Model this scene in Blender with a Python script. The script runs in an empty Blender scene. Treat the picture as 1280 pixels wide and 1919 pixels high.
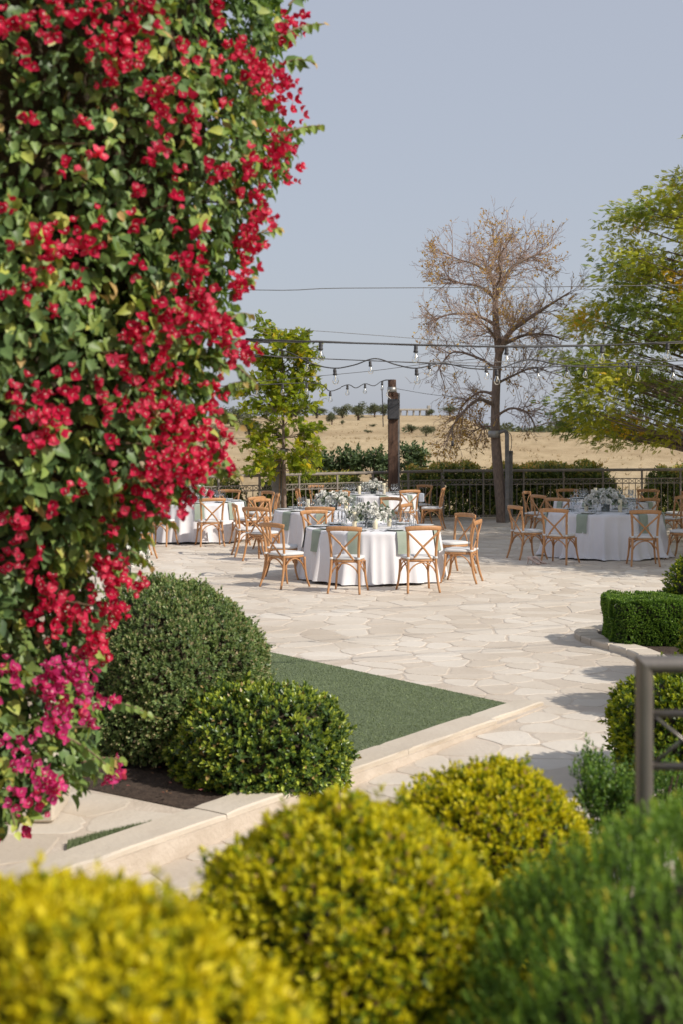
import bpy, math, random
import numpy as np
from mathutils import Vector, Matrix, Quaternion, noise

# ------------------------------------------------------------------ camera, sky, sun, exposure
SC = bpy.context.scene
COL = SC.collection
EYE = 2.30            # camera height above the terrace, metres
FPX = 2665.0          # focal length in photograph pixels (50 mm on a 24x36 upright frame)
cam_d = bpy.data.cameras.new('camera')
cam = bpy.data.objects.new('camera', cam_d); COL.objects.link(cam)
cam.location = (0, 0, EYE); cam.rotation_euler = (math.radians(90), 0, 0)
cam_d.sensor_fit = 'VERTICAL'; cam_d.sensor_height = 36; cam_d.sensor_width = 24; cam_d.lens = 50
cam_d.shift_y = -164.5 / 1919
cam_d.clip_start = 0.05; cam_d.clip_end = 20000
cam_d.dof.use_dof = True; cam_d.dof.focus_distance = 19.0; cam_d.dof.aperture_fstop = 3.2
SC.camera = cam

SUN_H = Vector((0.86, -0.51)); SUN_EL = math.radians(38)
sun_dir = Vector((SUN_H.x * math.cos(SUN_EL), SUN_H.y * math.cos(SUN_EL), math.sin(SUN_EL)))
W = bpy.data.worlds.new('World'); SC.world = W; W.use_nodes = True
nt = W.node_tree; nt.nodes.clear()
sky = nt.nodes.new('ShaderNodeTexSky'); sky.sky_type = 'NISHITA'; sky.sun_disc = False
sky.sun_elevation = SUN_EL; sky.sun_rotation = math.atan2(SUN_H.x, SUN_H.y)
sky.altitude = 100; sky.air_density = 1.0; sky.dust_density = 2.0; sky.ozone_density = 1.0
hs = nt.nodes.new('ShaderNodeMixRGB'); hs.blend_type = 'MIX'; hs.inputs[0].default_value = 0.80
hs.inputs[2].default_value = (3.32, 3.52, 4.06, 1)      # even milky summer haze over the whole sky
bg = nt.nodes.new('ShaderNodeBackground'); bg.inputs[1].default_value = 0.10
ow = nt.nodes.new('ShaderNodeOutputWorld')
nt.links.new(sky.outputs[0], hs.inputs[1]); nt.links.new(hs.outputs[0], bg.inputs[0]); nt.links.new(bg.outputs[0], ow.inputs[0])

sd = bpy.data.lights.new('sun', 'SUN'); sd.energy = 3.0; sd.angle = math.radians(0.6); sd.color = (1.0, 0.925, 0.82)
so = bpy.data.objects.new('sun', sd); COL.objects.link(so)
so.rotation_euler = sun_dir.to_track_quat('Z', 'Y').to_euler(); so.location = (20, -10, 20)

SC.view_settings.view_transform = 'Standard'; SC.view_settings.look = 'None'
SC.view_settings.gamma = 1; SC.view_settings.exposure = 0.55
SC.view_settings.use_curve_mapping = False
SC.render.engine = 'CYCLES'
SC.cycles.use_denoising = True
SC.cycles.max_bounces = 8; SC.cycles.glossy_bounces = 6; SC.cycles.diffuse_bounces = 4; SC.cycles.transparent_max_bounces = 24
SC.cycles.transmission_bounces = 6; SC.cycles.volume_bounces = 0
SC.cycles.caustics_reflective = False; SC.cycles.caustics_refractive = False
SC.cycles.sample_clamp_indirect = 4

random.seed(7)
RNG = np.random.default_rng(11)

# ------------------------------------------------------------------ helpers
def at(px, py, D):
    """a point D metres ahead that shows at photograph pixel (px, py)"""
    return Vector(((px - 640) / FPX * D, D, EYE - (py - 795) / FPX * D))
def ground(px, py, z=0.0):
    D = (EYE - z) * FPX / (py - 795)
    return Vector(((px - 640) / FPX * D, D, z))

def link(o, parent=None):
    COL.objects.link(o)
    if parent is not None: o.parent = parent
    return o
def tag(o, label=None, cat=None, group=None, kind=None):
    if label: o['label'] = label
    if cat: o['category'] = cat
    if group: o['group'] = group
    if kind: o['kind'] = kind
    return o
def empty(name, loc=(0, 0, 0), rz=0.0):
    o = bpy.data.objects.new(name, None); o.empty_display_size = 0.1
    o.location = loc; o.rotation_euler = (0, 0, rz)
    return link(o)
def put(name, me, parent=None, loc=(0, 0, 0), rz=0.0):
    o = bpy.data.objects.new(name, me); o.location = loc
    if rz: o.rotation_euler = (0, 0, rz)
    return link(o, parent)
def copy_tree(o, parent=None):
    c = o.copy(); COL.objects.link(c)
    if parent is not None: c.parent = parent
    for ch in list(o.children): copy_tree(ch, c)
    return c

def mesh(name, V, F, mat=None, smooth=False, c=None):
    """V: (n,3) floats; F: (m,k) ints or list of lists; c: per-vertex colour parameter"""
    me = bpy.data.meshes.new(name)
    V = np.asarray(V, dtype=np.float32)
    if isinstance(F, np.ndarray) and F.ndim == 2:
        m, k = F.shape
        me.vertices.add(len(V)); me.vertices.foreach_set('co', V.ravel())
        me.loops.add(m * k); me.loops.foreach_set('vertex_index', F.astype(np.int32).ravel())
        me.polygons.add(m); me.polygons.foreach_set('loop_start', np.arange(0, m * k, k, dtype=np.int32))
        me.update(calc_edges=True)
    else:
        me.from_pydata([tuple(map(float, v)) for v in V], [], [list(map(int, f)) for f in F])
    if smooth: me.polygons.foreach_set('use_smooth', np.ones(len(me.polygons), dtype=bool))
    if c is not None:
        at_ = me.attributes.new('c', 'FLOAT', 'POINT')
        at_.data.foreach_set('value', np.broadcast_to(np.asarray(c, dtype=np.float32), (len(V),)).copy())
    if mat: me.materials.append(mat)
    me.update()
    return me

class MB:
    """collects simple shapes into one mesh"""
    def __init__(s): s.V = []; s.F = []; s.n = 0
    def add(s, V, F):
        s.V += [tuple(v) for v in V]; s.F += [[i + s.n for i in f] for f in F]; s.n += len(V); return s
    def box(s, a, b, bev=0.0):
        (x0, y0, z0), (x1, y1, z1) = a, b
        if bev <= 0:
            V = [(x0,y0,z0),(x1,y0,z0),(x1,y1,z0),(x0,y1,z0),(x0,y0,z1),(x1,y0,z1),(x1,y1,z1),(x0,y1,z1)]
            F = [(0,3,2,1),(4,5,6,7),(0,1,5,4),(1,2,6,5),(2,3,7,6),(3,0,4,7)]
            return s.add(V, F)
        e = bev; rings = []
        for z, i in ((z0, e), (z0 + e, 0), (z1 - e, 0), (z1, e)):
            X0, X1, Y0, Y1 = x0 + i, x1 - i, y0 + i, y1 - i
            rings.append([(X0+e,Y0,z),(X1-e,Y0,z),(X1,Y0+e,z),(X1,Y1-e,z),(X1-e,Y1,z),(X0+e,Y1,z),(X0,Y1-e,z),(X0,Y0+e,z)])
        return s.rings(rings, caps=True)
    def rings(s, R, caps=True, closed=True):
        n = len(R[0]); V = [p for r in R for p in r]; F = []
        for i in range(len(R) - 1):
            for j in range(n if closed else n - 1):
                k = (j + 1) % n
                F.append((i*n + j, i*n + k, (i+1)*n + k, (i+1)*n + j))
        if caps:
            F.append(tuple(range(n - 1, -1, -1))); F.append(tuple((len(R)-1)*n + j for j in range(n)))
        return s.add(V, F)
    def lathe(s, prof, n=16, c=(0, 0, 0), caps=True):
        return s.rings([[(c[0] + r*math.cos(2*math.pi*j/n), c[1] + r*math.sin(2*math.pi*j/n), c[2] + z) for j in range(n)] for r, z in prof], caps)
    def tube(s, pts, rad, n=6, ell=None, up=(0, 0, 1), caps=True):
        """swept tube; rad number or list; ell=(a,b) multiplies the two section axes (a: sideways, b: along up)"""
        P = [Vector(p) for p in pts]; m = len(P)
        rs = list(rad) if hasattr(rad, '__len__') else [rad] * m
        R = []; up = Vector(up); prev = None
        for i in range(m):
            t = (P[min(i+1, m-1)] - P[max(i-1, 0)]).normalized()
            h = prev if prev is not None else up
            sx = t.cross(h)
            if sx.length < 1e-4: sx = t.cross(Vector((1, 0.013, 0)))
            sx.normalize(); sy = sx.cross(t).normalized()
            if ell is None: prev = sy
            a, b = ell if ell else (1, 1)
            R.append([P[i] + sx*(math.cos(2*math.pi*j/n)*rs[i]*a) + sy*(math.sin(2*math.pi*j/n)*rs[i]*b) for j in range(n)])
        return s.rings(R, caps)
    def mesh(s, name, mat, smooth=False): return mesh(name, s.V, s.F, mat, smooth)

def spline(pts, k=5):
    P = [Vector(p) for p in pts]; P = [P[0]*2 - P[1]] + P + [P[-1]*2 - P[-2]]; out = []
    for i in range(1, len(P) - 2):
        a, b, c, d = P[i-1], P[i], P[i+1], P[i+2]
        for j in range(k):
            t = j / k
            out.append(0.5*((2*b) + (c-a)*t + (2*a-5*b+4*c-d)*t*t + (3*b-a-3*c+d)*t**3))
    out.append(P[-2]); return out

def tubes_np(branches, name, mat, smooth=True):
    """many tapered tubes [(pts (m,3), radii (m,), sides)] joined in one trunk/branch mesh"""
    Vs = []; Fs = []; n0 = 0
    for P, r, n in branches:
        P = np.asarray(P, float); r = np.asarray(r, float); m = len(P)
        T = np.gradient(P, axis=0); T /= np.linalg.norm(T, axis=1, keepdims=True) + 1e-9
        h = np.tile([0.31, 0.22, 0.92] if abs(T[0, 2]) < 0.8 else [0.95, 0.2, 0.1], (m, 1))
        A = np.cross(T, h); A /= np.linalg.norm(A, axis=1, keepdims=True) + 1e-9
        B = np.cross(A, T)
        th = np.arange(n) * 2 * math.pi / n
        ring = P[:, None, :] + r[:, None, None] * (A[:, None, :] * np.cos(th)[None, :, None] + B[:, None, :] * np.sin(th)[None, :, None])
        Vs.append(ring.reshape(-1, 3))
        i = np.arange(m - 1)[:, None] * n; j = np.arange(n)[None, :]; k = (j + 1) % n
        Fs.append(np.stack([i + j, i + k, i + n + k, i + n + j], -1).reshape(-1, 4) + n0); n0 += m * n
    return mesh(name, np.concatenate(Vs), np.concatenate(Fs), mat, smooth)

# ------------------------------------------------------------------ materials
def mat_base(name):
    m = bpy.data.materials.new(name); m.use_nodes = True
    nt = m.node_tree; b = nt.nodes['Principled BSDF']
    return m, nt, b
def nd(nt, typ, **kw):
    n = nt.nodes.new(typ)
    for k, v in kw.items(): setattr(n, k, v)
    return n
def ramp(nt, stops):
    r = nt.nodes.new('ShaderNodeValToRGB'); e = r.color_ramp.elements
    while len(e) < len(stops): e.new(0.5)
    for i, (p, c) in enumerate(stops): e[i].position = p; e[i].color = (*c, 1)
    return r
def noisy(name, c1, c2, scale=8.0, rough=0.7, detail=6, bump=0.0, bscale=None, stretch=None, metal=0.0, spec=0.4, c3=None, mid=0.5):
    m, nt, b = mat_base(name)
    tc = nd(nt, 'ShaderNodeTexCoord'); n = nd(nt, 'ShaderNodeTexNoise'); n.inputs['Scale'].default_value = scale; n.inputs['Detail'].default_value = detail
    src = tc.outputs['Object']
    if stretch:
        mp = nd(nt, 'ShaderNodeMapping'); mp.inputs['Scale'].default_value = stretch; nt.links.new(src, mp.inputs[0]); src = mp.outputs[0]
    nt.links.new(src, n.inputs['Vector'])
    st = [(0.3, c1), (0.7, c2)] if c3 is None else [(0.25, c1), (mid, c2), (0.75, c3)]
    r = ramp(nt, st); nt.links.new(n.outputs['Fac'], r.inputs[0]); nt.links.new(r.outputs[0], b.inputs['Base Color'])
    b.inputs['Roughness'].default_value = rough; b.inputs['Metallic'].default_value = metal; b.inputs['Specular IOR Level'].default_value = spec
    if bump:
        n2 = nd(nt, 'ShaderNodeTexNoise'); n2.inputs['Scale'].default_value = bscale or scale*4; n2.inputs['Detail'].default_value = 8
        nt.links.new(src, n2.inputs['Vector'])
        bp = nd(nt, 'ShaderNodeBump'); bp.inputs['Strength'].default_value = bump; bp.inputs['Distance'].default_value = 0.02
        nt.links.new(n2.outputs['Fac'], bp.inputs['Height']); nt.links.new(bp.outputs[0], b.inputs['Normal'])
    return m
def leafy(name, stops, rough=0.45, transl=0.28, spec=0.35, tint=(1.15, 1.2, 0.6), gain=1.0):
    """leaf material: own colour from the per-leaf parameter c, thin so that light shines through"""
    m, nt, b = mat_base(name)
    a = nd(nt, 'ShaderNodeAttribute', attribute_name='c')
    r = ramp(nt, [(q, tuple(min(.9, x*gain) for x in col)) for q, col in stops]); nt.links.new(a.outputs['Fac'], r.inputs[0])
    tc = nd(nt, 'ShaderNodeTexCoord')
    n = nd(nt, 'ShaderNodeTexNoise'); n.inputs['Scale'].default_value = 2.3; nt.links.new(tc.outputs['Object'], n.inputs['Vector'])
    hv = nd(nt, 'ShaderNodeHueSaturation'); nt.links.new(r.outputs[0], hv.inputs['Color'])
    mr = nd(nt, 'ShaderNodeMapRange'); mr.inputs['From Min'].default_value = 0.3; mr.inputs['From Max'].default_value = 0.7
    mr.inputs['To Min'].default_value = 0.82; mr.inputs['To Max'].default_value = 1.15
    nt.links.new(n.outputs['Fac'], mr.inputs[0]); nt.links.new(mr.outputs[0], hv.inputs['Value'])
    nt.links.new(hv.outputs[0], b.inputs['Base Color'])
    b.inputs['Roughness'].default_value = rough; b.inputs['Specular IOR Level'].default_value = spec
    t = nd(nt, 'ShaderNodeBsdfTranslucent')
    tm = nd(nt, 'ShaderNodeMixRGB', blend_type='MULTIPLY'); tm.inputs[0].default_value = 1; tm.inputs[2].default_value = (*tint, 1)
    nt.links.new(hv.outputs[0], tm.inputs[1]); nt.links.new(tm.outputs[0], t.inputs['Color'])
    mx = nd(nt, 'ShaderNodeMixShader'); mx.inputs[0].default_value = transl
    nt.links.new(b.outputs[0], mx.inputs[1]); nt.links.new(t.outputs[0], mx.inputs[2])
    nt.links.new(mx.outputs[0], nt.nodes['Material Output'].inputs['Surface'])
    return m
def plain(name, col, rough=0.5, metal=0.0, spec=0.5):
    return noisy(name, tuple(x*0.9 for x in col), tuple(min(1, x*1.08) for x in col), 14, rough, 4, metal=metal, spec=spec)

M = {}
M['wood'] = noisy('honey_oak', (0.33, 0.155, 0.062), (0.49, 0.255, 0.115), 9, 0.42, 8, bump=0.12, bscale=40, stretch=(3, 3, 0.6), c3=(0.40, 0.195, 0.08))
M['cushion'] = noisy('white_cushion', (0.62, 0.61, 0.60), (0.68, 0.67, 0.66), 6, 0.9, bump=0.15, bscale=14)
M['cloth'] = noisy('white_linen', (0.70, 0.69, 0.715), (0.75, 0.74, 0.765), 3, 0.85, bump=0.06, bscale=9)
M['sage'] = noisy('sage_linen', (0.27, 0.32, 0.26), (0.33, 0.38, 0.31), 6, 0.9, bump=0.1, bscale=60)
M['plate'] = plain('pale_plate', (0.72, 0.72, 0.71), 0.2)
M['steel'] = plain('cutlery_steel', (0.42, 0.42, 0.43), 0.25, 1.0)
M['candle'] = plain('ivory_wax', (0.78, 0.70, 0.50), 0.5)
M['fence'] = noisy('grey_brown_paint', (0.22, 0.19, 0.16), (0.29, 0.255, 0.22), 10, 0.55, bump=0.05)
M['rail'] = noisy('bronze_grey_metal', (0.20, 0.18, 0.16), (0.25, 0.225, 0.20), 6, 0.36, metal=0.55, bump=0.03, bscale=60)
M['greypost'] = noisy('weathered_grey_steel', (0.16, 0.15, 0.14), (0.27, 0.26, 0.25), 8, 0.5, metal=0.2)
M['rust'] = noisy('rusty_brown_steel', (0.055, 0.03, 0.02), (0.13, 0.07, 0.045), 5, 0.75, bump=0.2, stretch=(4, 4, 0.7))
M['darkbox'] = plain('dark_grey_plastic', (0.055, 0.055, 0.06), 0.5)
M['band'] = plain('galvanised_band', (0.38, 0.37, 0.35), 0.45, 0.6)
M['cable'] = plain('black_rubber', (0.035, 0.033, 0.035), 0.6)
M['wire'] = plain('grey_steel_wire', (0.13, 0.125, 0.12), 0.5, 0.4)
M['bark'] = noisy('grey_brown_bark', (0.15, 0.11, 0.088), (0.30, 0.225, 0.18), 14, 0.9, bump=0.5, bscale=30, stretch=(3, 3, 0.7))
M['twig'] = noisy('brown_twigs', (0.075, 0.045, 0.033), (0.16, 0.10, 0.075), 6, 0.85)
M['soil'] = noisy('dark_soil', (0.035, 0.022, 0.016), (0.08, 0.055, 0.04), 18, 0.95, bump=0.8, bscale=50)
M['inner'] = noisy('twig_brown_inner_shade', (0.03, 0.026, 0.015), (0.085, 0.06, 0.036), 40, 0.95, bump=1.0, bscale=60)  # twig brown kept dark, painting the shade inside dense foliage
M['rubber_white'] = plain('white_ribbon', (0.75, 0.73, 0.68), 0.8)
M['shoe'] = plain('rose_beige_satin', (0.55, 0.42, 0.36), 0.35)
M['rose'] = noisy('white_petals', (0.76, 0.75, 0.68), (0.86, 0.85, 0.81), 30, 0.7, bump=0.6, bscale=70)
def glass(name, col=(0.96, 0.97, 0.98), rough=0.02):
    m, nt, b = mat_base(name)
    t = nd(nt, 'ShaderNodeBsdfTransparent'); t.inputs[0].default_value = (*col, 1)     # thin-walled glass
    g = nd(nt, 'ShaderNodeBsdfGlossy'); g.inputs['Roughness'].default_value = 0.14
    f = nd(nt, 'ShaderNodeLayerWeight'); f.inputs[0].default_value = 0.28
    x = nd(nt, 'ShaderNodeMixShader'); h_ = nd(nt, 'ShaderNodeMath', operation='MULTIPLY'); h_.inputs[1].default_value = 0.85; nt.links.new(f.outputs['Fresnel'], h_.inputs[0]); nt.links.new(h_.outputs[0], x.inputs[0]); nt.links.new(t.outputs[0], x.inputs[1]); nt.links.new(g.outputs[0], x.inputs[2])
    nt.links.new(x.outputs[0], nt.nodes['Material Output'].inputs['Surface'])
    return m
M['glass'] = glass('clear_glass')
M['vase'] = glass('vase_glass', (0.9, 0.93, 0.92))

# stone: colour by per-stone parameter plus grain, stains and fine relief
def stone(name, cols, rough=0.75, bump=0.35):
    m, nt, b = mat_base(name)
    a = nd(nt, 'ShaderNodeAttribute', attribute_name='c'); tc = nd(nt, 'ShaderNodeTexCoord')
    n = nd(nt, 'ShaderNodeTexNoise'); n.inputs['Scale'].default_value = 3.5; n.inputs['Detail'].default_value = 9; n.inputs['Roughness'].default_value = 0.65
    nt.links.new(tc.outputs['Object'], n.inputs['Vector'])
    ma = nd(nt, 'ShaderNodeMath', operation='MULTIPLY_ADD'); ma.inputs[1].default_value = 0.55; nt.links.new(a.outputs['Fac'], ma.inputs[0])
    sb = nd(nt, 'ShaderNodeMath', operation='MULTIPLY'); sb.inputs[1].default_value = 0.45; nt.links.new(n.outputs['Fac'], sb.inputs[0])
    nt.links.new(sb.outputs[0], ma.inputs[2])
    r = ramp(nt, cols); nt.links.new(ma.outputs[0], r.inputs[0])
    n3 = nd(nt, 'ShaderNodeTexNoise'); n3.inputs['Scale'].default_value = 0.55; n3.inputs['Detail'].default_value = 5
    nt.links.new(tc.outputs['Object'], n3.inputs['Vector'])
    rr = ramp(nt, [(0.35, (0.86, 0.84, 0.81)), (0.62, (1, 1, 1))]); nt.links.new(n3.outputs['Fac'], rr.inputs[0])
    mm = nd(nt, 'ShaderNodeMixRGB', blend_type='MULTIPLY'); mm.inputs[0].default_value = 1
    nt.links.new(r.outputs[0], mm.inputs[1]); nt.links.new(rr.outputs[0], mm.inputs[2]); nt.links.new(mm.outputs[0], b.inputs['Base Color'])
    b.inputs['Roughness'].default_value = rough; b.inputs['Specular IOR Level'].default_value = 0.3
    n2 = nd(nt, 'ShaderNodeTexNoise'); n2.inputs['Scale'].default_value = 22; n2.inputs['Detail'].default_value = 8
    nt.links.new(tc.outputs['Object'], n2.inputs['Vector'])
    bp = nd(nt, 'ShaderNodeBump'); bp.inputs['Strength'].default_value = bump; bp.inputs['Distance'].default_value = 0.015
    nt.links.new(n2.outputs['Fac'], bp.inputs['Height']); nt.links.new(bp.outputs[0], b.inputs['Normal'])
    return m
M['flag'] = stone('pale_limestone_flag', [(0.1, (0.53, 0.455, 0.375)), (0.4, (0.615, 0.545, 0.46)), (0.75, (0.68, 0.62, 0.54))])
M['kerb'] = stone('cream_kerb_stone', [(0.1, (0.50, 0.42, 0.33)), (0.5, (0.60, 0.53, 0.44)), (0.8, (0.66, 0.60, 0.51))])
M['mortar'] = noisy('sandy_mortar', (0.49, 0.415, 0.335), (0.60, 0.52, 0.435), 5, 0.95, 8, bump=0.4, bscale=40)
M['turf'] = noisy('green_turf', (0.13, 0.165, 0.085), (0.155, 0.195, 0.105), 9, 0.95, 9, bump=0.8, bscale=160)
M['blade'] = leafy('turf_blades', [(0, (0.17, 0.215, 0.105)), (0.6, (0.20, 0.25, 0.125)), (1, (0.24, 0.285, 0.145))], 0.6, 0.15)
def field_mat():
    m, nt, b = mat_base('dry_grass_field')
    tc = nd(nt, 'ShaderNodeTexCoord')
    n = nd(nt, 'ShaderNodeTexNoise'); n.inputs['Scale'].default_value = 0.035; n.inputs['Detail'].default_value = 10; n.inputs['Roughness'].default_value = 0.7
    mp = nd(nt, 'ShaderNodeMapping'); mp.inputs['Scale'].default_value = (1, 0.45, 1)
    nt.links.new(tc.outputs['Object'], mp.inputs[0]); nt.links.new(mp.outputs[0], n.inputs['Vector'])
    r = ramp(nt, [(0.30, (0.24, 0.175, 0.10)), (0.44, (0.40, 0.30, 0.18)), (0.58, (0.52, 0.41, 0.255)), (0.75, (0.43, 0.33, 0.19))])
    nt.links.new(n.outputs['Fac'], r.inputs[0])
    n2 = nd(nt, 'ShaderNodeTexNoise'); n2.inputs['Scale'].default_value = 1.1; n2.inputs['Detail'].default_value = 8; n2.inputs['Roughness'].default_value = 0.75
    nt.links.new(mp.outputs[0], n2.inputs['Vector'])
    r2 = ramp(nt, [(0.34, (0.76, 0.74, 0.70)), (0.55, (1, 1, 1)), (0.7, (1.06, 1.05, 1.03))]); nt.links.new(n2.outputs['Fac'], r2.inputs[0])
    mm = nd(nt, 'ShaderNodeMixRGB', blend_type='MULTIPLY'); mm.inputs[0].default_value = 1
    nt.links.new(r.outputs[0], mm.inputs[1]); nt.links.new(r2.outputs[0], mm.inputs[2]); nt.links.new(mm.outputs[0], b.inputs['Base Color'])
    b.inputs['Roughness'].default_value = 1; b.inputs['Specular IOR Level'].default_value = 0.1
    bp = nd(nt, 'ShaderNodeBump'); bp.inputs['Strength'].default_value = 0.3; bp.inputs['Distance'].default_value = 0.5
    nt.links.new(n2.outputs['Fac'], bp.inputs['Height']); nt.links.new(bp.outputs[0], b.inputs['Normal'])
    return m
M['field'] = field_mat()
M['sea'] = plain('blue_grey_sea', (0.05, 0.085, 0.13), 0.25)

# ------------------------------------------------------------------ the lie of the land
def lerp_tab(tab, y):
    xs = [t[0] for t in tab]; zs = [t[1] for t in tab]
    return np.interp(y, xs, zs)
TAB_L = [(0,-.9),(40,-.9),(60,-.45),(80,.25),(120,1.2),(180,2.55),(228,3.45),(270,3.1),(400,-4),(700,-22),(1200,-34),(6000,-40)]
TAB_M = [(0,-.9),(40,-.9),(60,-.35),(80,.2),(110,.9),(140,1.2),(165,.9),(260,-5),(400,-12),(700,-26),(1200,-34),(6000,-40)]
TAB_R = [(0,-.9),(40,-.9),(60,-.15),(80,.4),(98,.78),(112,.7),(150,-.8),(260,-7),(400,-13),(700,-26),(1200,-34),(6000,-40)]
def field_z(X, Y):
    X = np.asarray(X, float); Y = np.asarray(Y, float)
    d = np.hypot(X, np.maximum(Y, 0)); u = np.where(Y > 5, X / np.maximum(Y, 5), 0)
    l, m, r = lerp_tab(TAB_L, d), lerp_tab(TAB_M, d), lerp_tab(TAB_R, d)
    t1 = np.clip((u - 0.075) / 0.07, 0, 1); t1 = t1*t1*(3-2*t1)
    t2 = np.clip((u - 0.15) / 0.08, 0, 1); t2 = t2*t2*(3-2*t2)
    z = l*(1-t1) + m*t1; z = z*(1-t2) + r*t2
    wob = np.sin(X*0.11 + 1.3)*np.sin(Y*0.083 + .4)*0.28 + np.sin(X*0.31+Y*0.2)*0.07 + np.sin(X*0.043-Y*0.06+2)*0.25
    return z + wob*np.clip((d - 42)/40, 0, 1)*np.clip(900/np.maximum(d,900)+0.2,0,1)
th = np.concatenate([np.linspace(-0.34, 0.34, 171), np.linspace(0.36, 2*math.pi - 0.36, 60)])
rr = np.concatenate([[0.5, 12, 25, 36], np.linspace(39, 300, 110), np.geomspace(310, 6000, 26)])
TT, RR = np.meshgrid(th, rr); GX = RR*np.sin(TT); GY = RR*np.cos(TT)
GZ = np.where(RR > 37, field_z(GX, GY), -0.9)
nT, nR = len(th), len(rr)
i = np.arange(nR-1)[:, None]*nT; j = np.arange(nT)[None, :]; k = (j+1) % nT
GF = np.stack([i+j, i+nT+j, i+nT+k, i+k], -1).reshape(-1, 4)
g = put('ground', mesh('ground', np.stack([GX, GY, GZ], -1).reshape(-1, 3), GF, M['field'], True)); tag(g, kind='structure')
s = put('sea', mesh('sea', [(-9000, 1250, -33), (9000, 1250, -33), (9000, 15000, -33), (-9000, 15000, -33)], [(0, 1, 2, 3)], M['sea'])); tag(s, kind='structure')

# plan axes of the kerb that borders the turf: u runs away from the camera, v to the right
O2 = Vector((1.70, 11.63)); U2 = Vector((0.577, 0.817)); V2 = Vector((0.817, -0.577))
def ab(a, b): return O2 + U2*a + V2*b
def to_ab(p):
    d = Vector((p[0], p[1])) - O2
    return d.dot(U2), d.dot(V2)
SLOPE = 0.026
KERB_W = 0.28
L0 = Vector((1.475, 11.56)); LD = Vector((-0.622, 0.783)); LN = Vector((0.783, 0.622))
C0 = ab(0, -KERB_W); C0 = C0 - U2*((C0 - L0).dot(LN) / U2.dot(LN))
FA, FB, FC, FZ = Vector((-9.5, 26.0)), Vector((2.45, 34.35)), Vector((12.5, 36.3)), Vector((16.0, 37.0))   # fence line in plan

# mortar bed under the flagstones, with the ramp left out
def poly_sheet(name, pts, z, mat, depth=0.0):
    n = len(pts); V = [(p[0], p[1], z) for p in pts]; F = [list(range(n))]
    if depth:
        V += [(p[0], p[1], z - depth) for p in pts]
        F += [[i, i + n, (i+1) % n + n, (i+1) % n] for i in range(n)]
    return mesh(name, V, F, mat)
off = Vector((-0.3, 0.45))
terr_pts = [ab(0, 0), ab(0, 16), Vector((17, 37.3)), FC + off, FB + off, FA + off, Vector((-11, 20)), ab(-9, -12), ab(-9, 0)]
terrace = put('terrace', poly_sheet('terrace', terr_pts, -0.0045, M['mortar'], 1.2)); tag(terrace, kind='structure')
rv = []
for a in np.linspace(0, -9, 10):
    for b in (0.0, 9.0):
        p = ab(a, b); rv.append((p.x, p.y, a*SLOPE - 0.0045))
ramp_o = put('path', mesh('path', rv, [(2*i, 2*i+1, 2*i+3, 2*i+2) for i in range(9)], M['mortar'])); tag(ramp_o, kind='structure')

# irregular flagstones: Voronoi cells with open joints
def clip(poly, n, d):
    """keep the side n.p <= d"""
    out = []
    for i in range(len(poly)):
        p, q = poly[i], poly[(i+1) % len(poly)]
        sp = n[0]*p[0] + n[1]*p[1] - d; sq = n[0]*q[0] + n[1]*q[1] - d
        if sp <= 0: out.append(p)
        if (sp < 0) != (sq < 0) and abs(sp - sq) > 1e-12:
            t = sp/(sp - sq); out.append((p[0] + (q[0]-p[0])*t, p[1] + (q[1]-p[1])*t))
    return out
def flag_cells(planes, box, size, seed, gap=0.0085):
    rnd = random.Random(seed); (x0, y0), (x1, y1) = box
    nx, ny = int((x1-x0)/size) + 1, int((y1-y0)/size) + 1
    S = {}
    for i in range(nx):
        for j in range(ny):
            if rnd.random() < 0.80:
                S[i, j] = (x0 + (i + 0.5 + rnd.uniform(-.46, .46))*size, y0 + (j + 0.5 + rnd.uniform(-.46, .46))*size)
    cells = []
    for (i, j), p in S.items():
        if any(n[0]*p[0] + n[1]*p[1] > d for n, d in planes): continue
        poly = [(p[0]-size*1.6, p[1]-size*1.6), (p[0]+size*1.6, p[1]-size*1.6), (p[0]+size*1.6, p[1]+size*1.6), (p[0]-size*1.6, p[1]+size*1.6)]
        for di in range(-3, 4):
            for dj in range(-3, 4):
                q = S.get((i+di, j+dj))
                if q is None or q == p: continue
                dx, dy = q[0]-p[0], q[1]-p[1]; L = math.hypot(dx, dy)
                if L > size*3.3 or L < 1e-6: continue
                n = (dx/L, dy/L); poly = clip(poly, n, n[0]*p[0] + n[1]*p[1] + L/2 - gap*rnd.uniform(.5, 1.5))
        for n, d in planes: poly = clip(poly, n, d - 0.006)
        # knock the corners off
        pts = []
        for a in range(len(poly)):
            P, Q = Vector(poly[a]), Vector(poly[(a+1) % len(poly)])
            L = (Q-P).length
            if L < 0.03: continue
            f = min(0.3, 0.05*rnd.uniform(.5, 1.6)/L)
            pts += [P.lerp(Q, f) + Vector((rnd.uniform(-.006, .006), rnd.uniform(-.006, .006)))] + ([P.lerp(Q, .5) + (Q-P).orthogonal()/L*rnd.uniform(-.016, .016)] if L > .18 else []) + [P.lerp(Q, 1-f)]
        if len(pts) >= 6: cells.append((p, pts, rnd.random(), rnd.uniform(-.002, .002)))
    return cells
def flag_mesh(pts, zf, dz, thick=0.014):
    c = sum(pts, Vector((0, 0)))/len(pts); V = []; n = len(pts)
    for k, z in ((1.0, -thick), (1.0, -0.003), (None, 0.0)):
        for p in pts:
            q = p if k else c + (p - c)*(1 - 0.013/max((p-c).length, .04))
            V.append((q.x, q.y, zf(q) + z + dz))
    F = [[n + i, n + (i+1) % n, 2*n + (i+1) % n, 2*n + i] for i in range(n)] + [[i, (i+1) % n, n + (i+1) % n, n + i] for i in range(n)]
    F.append([2*n + i for i in range(n)])
    return V, F
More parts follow.
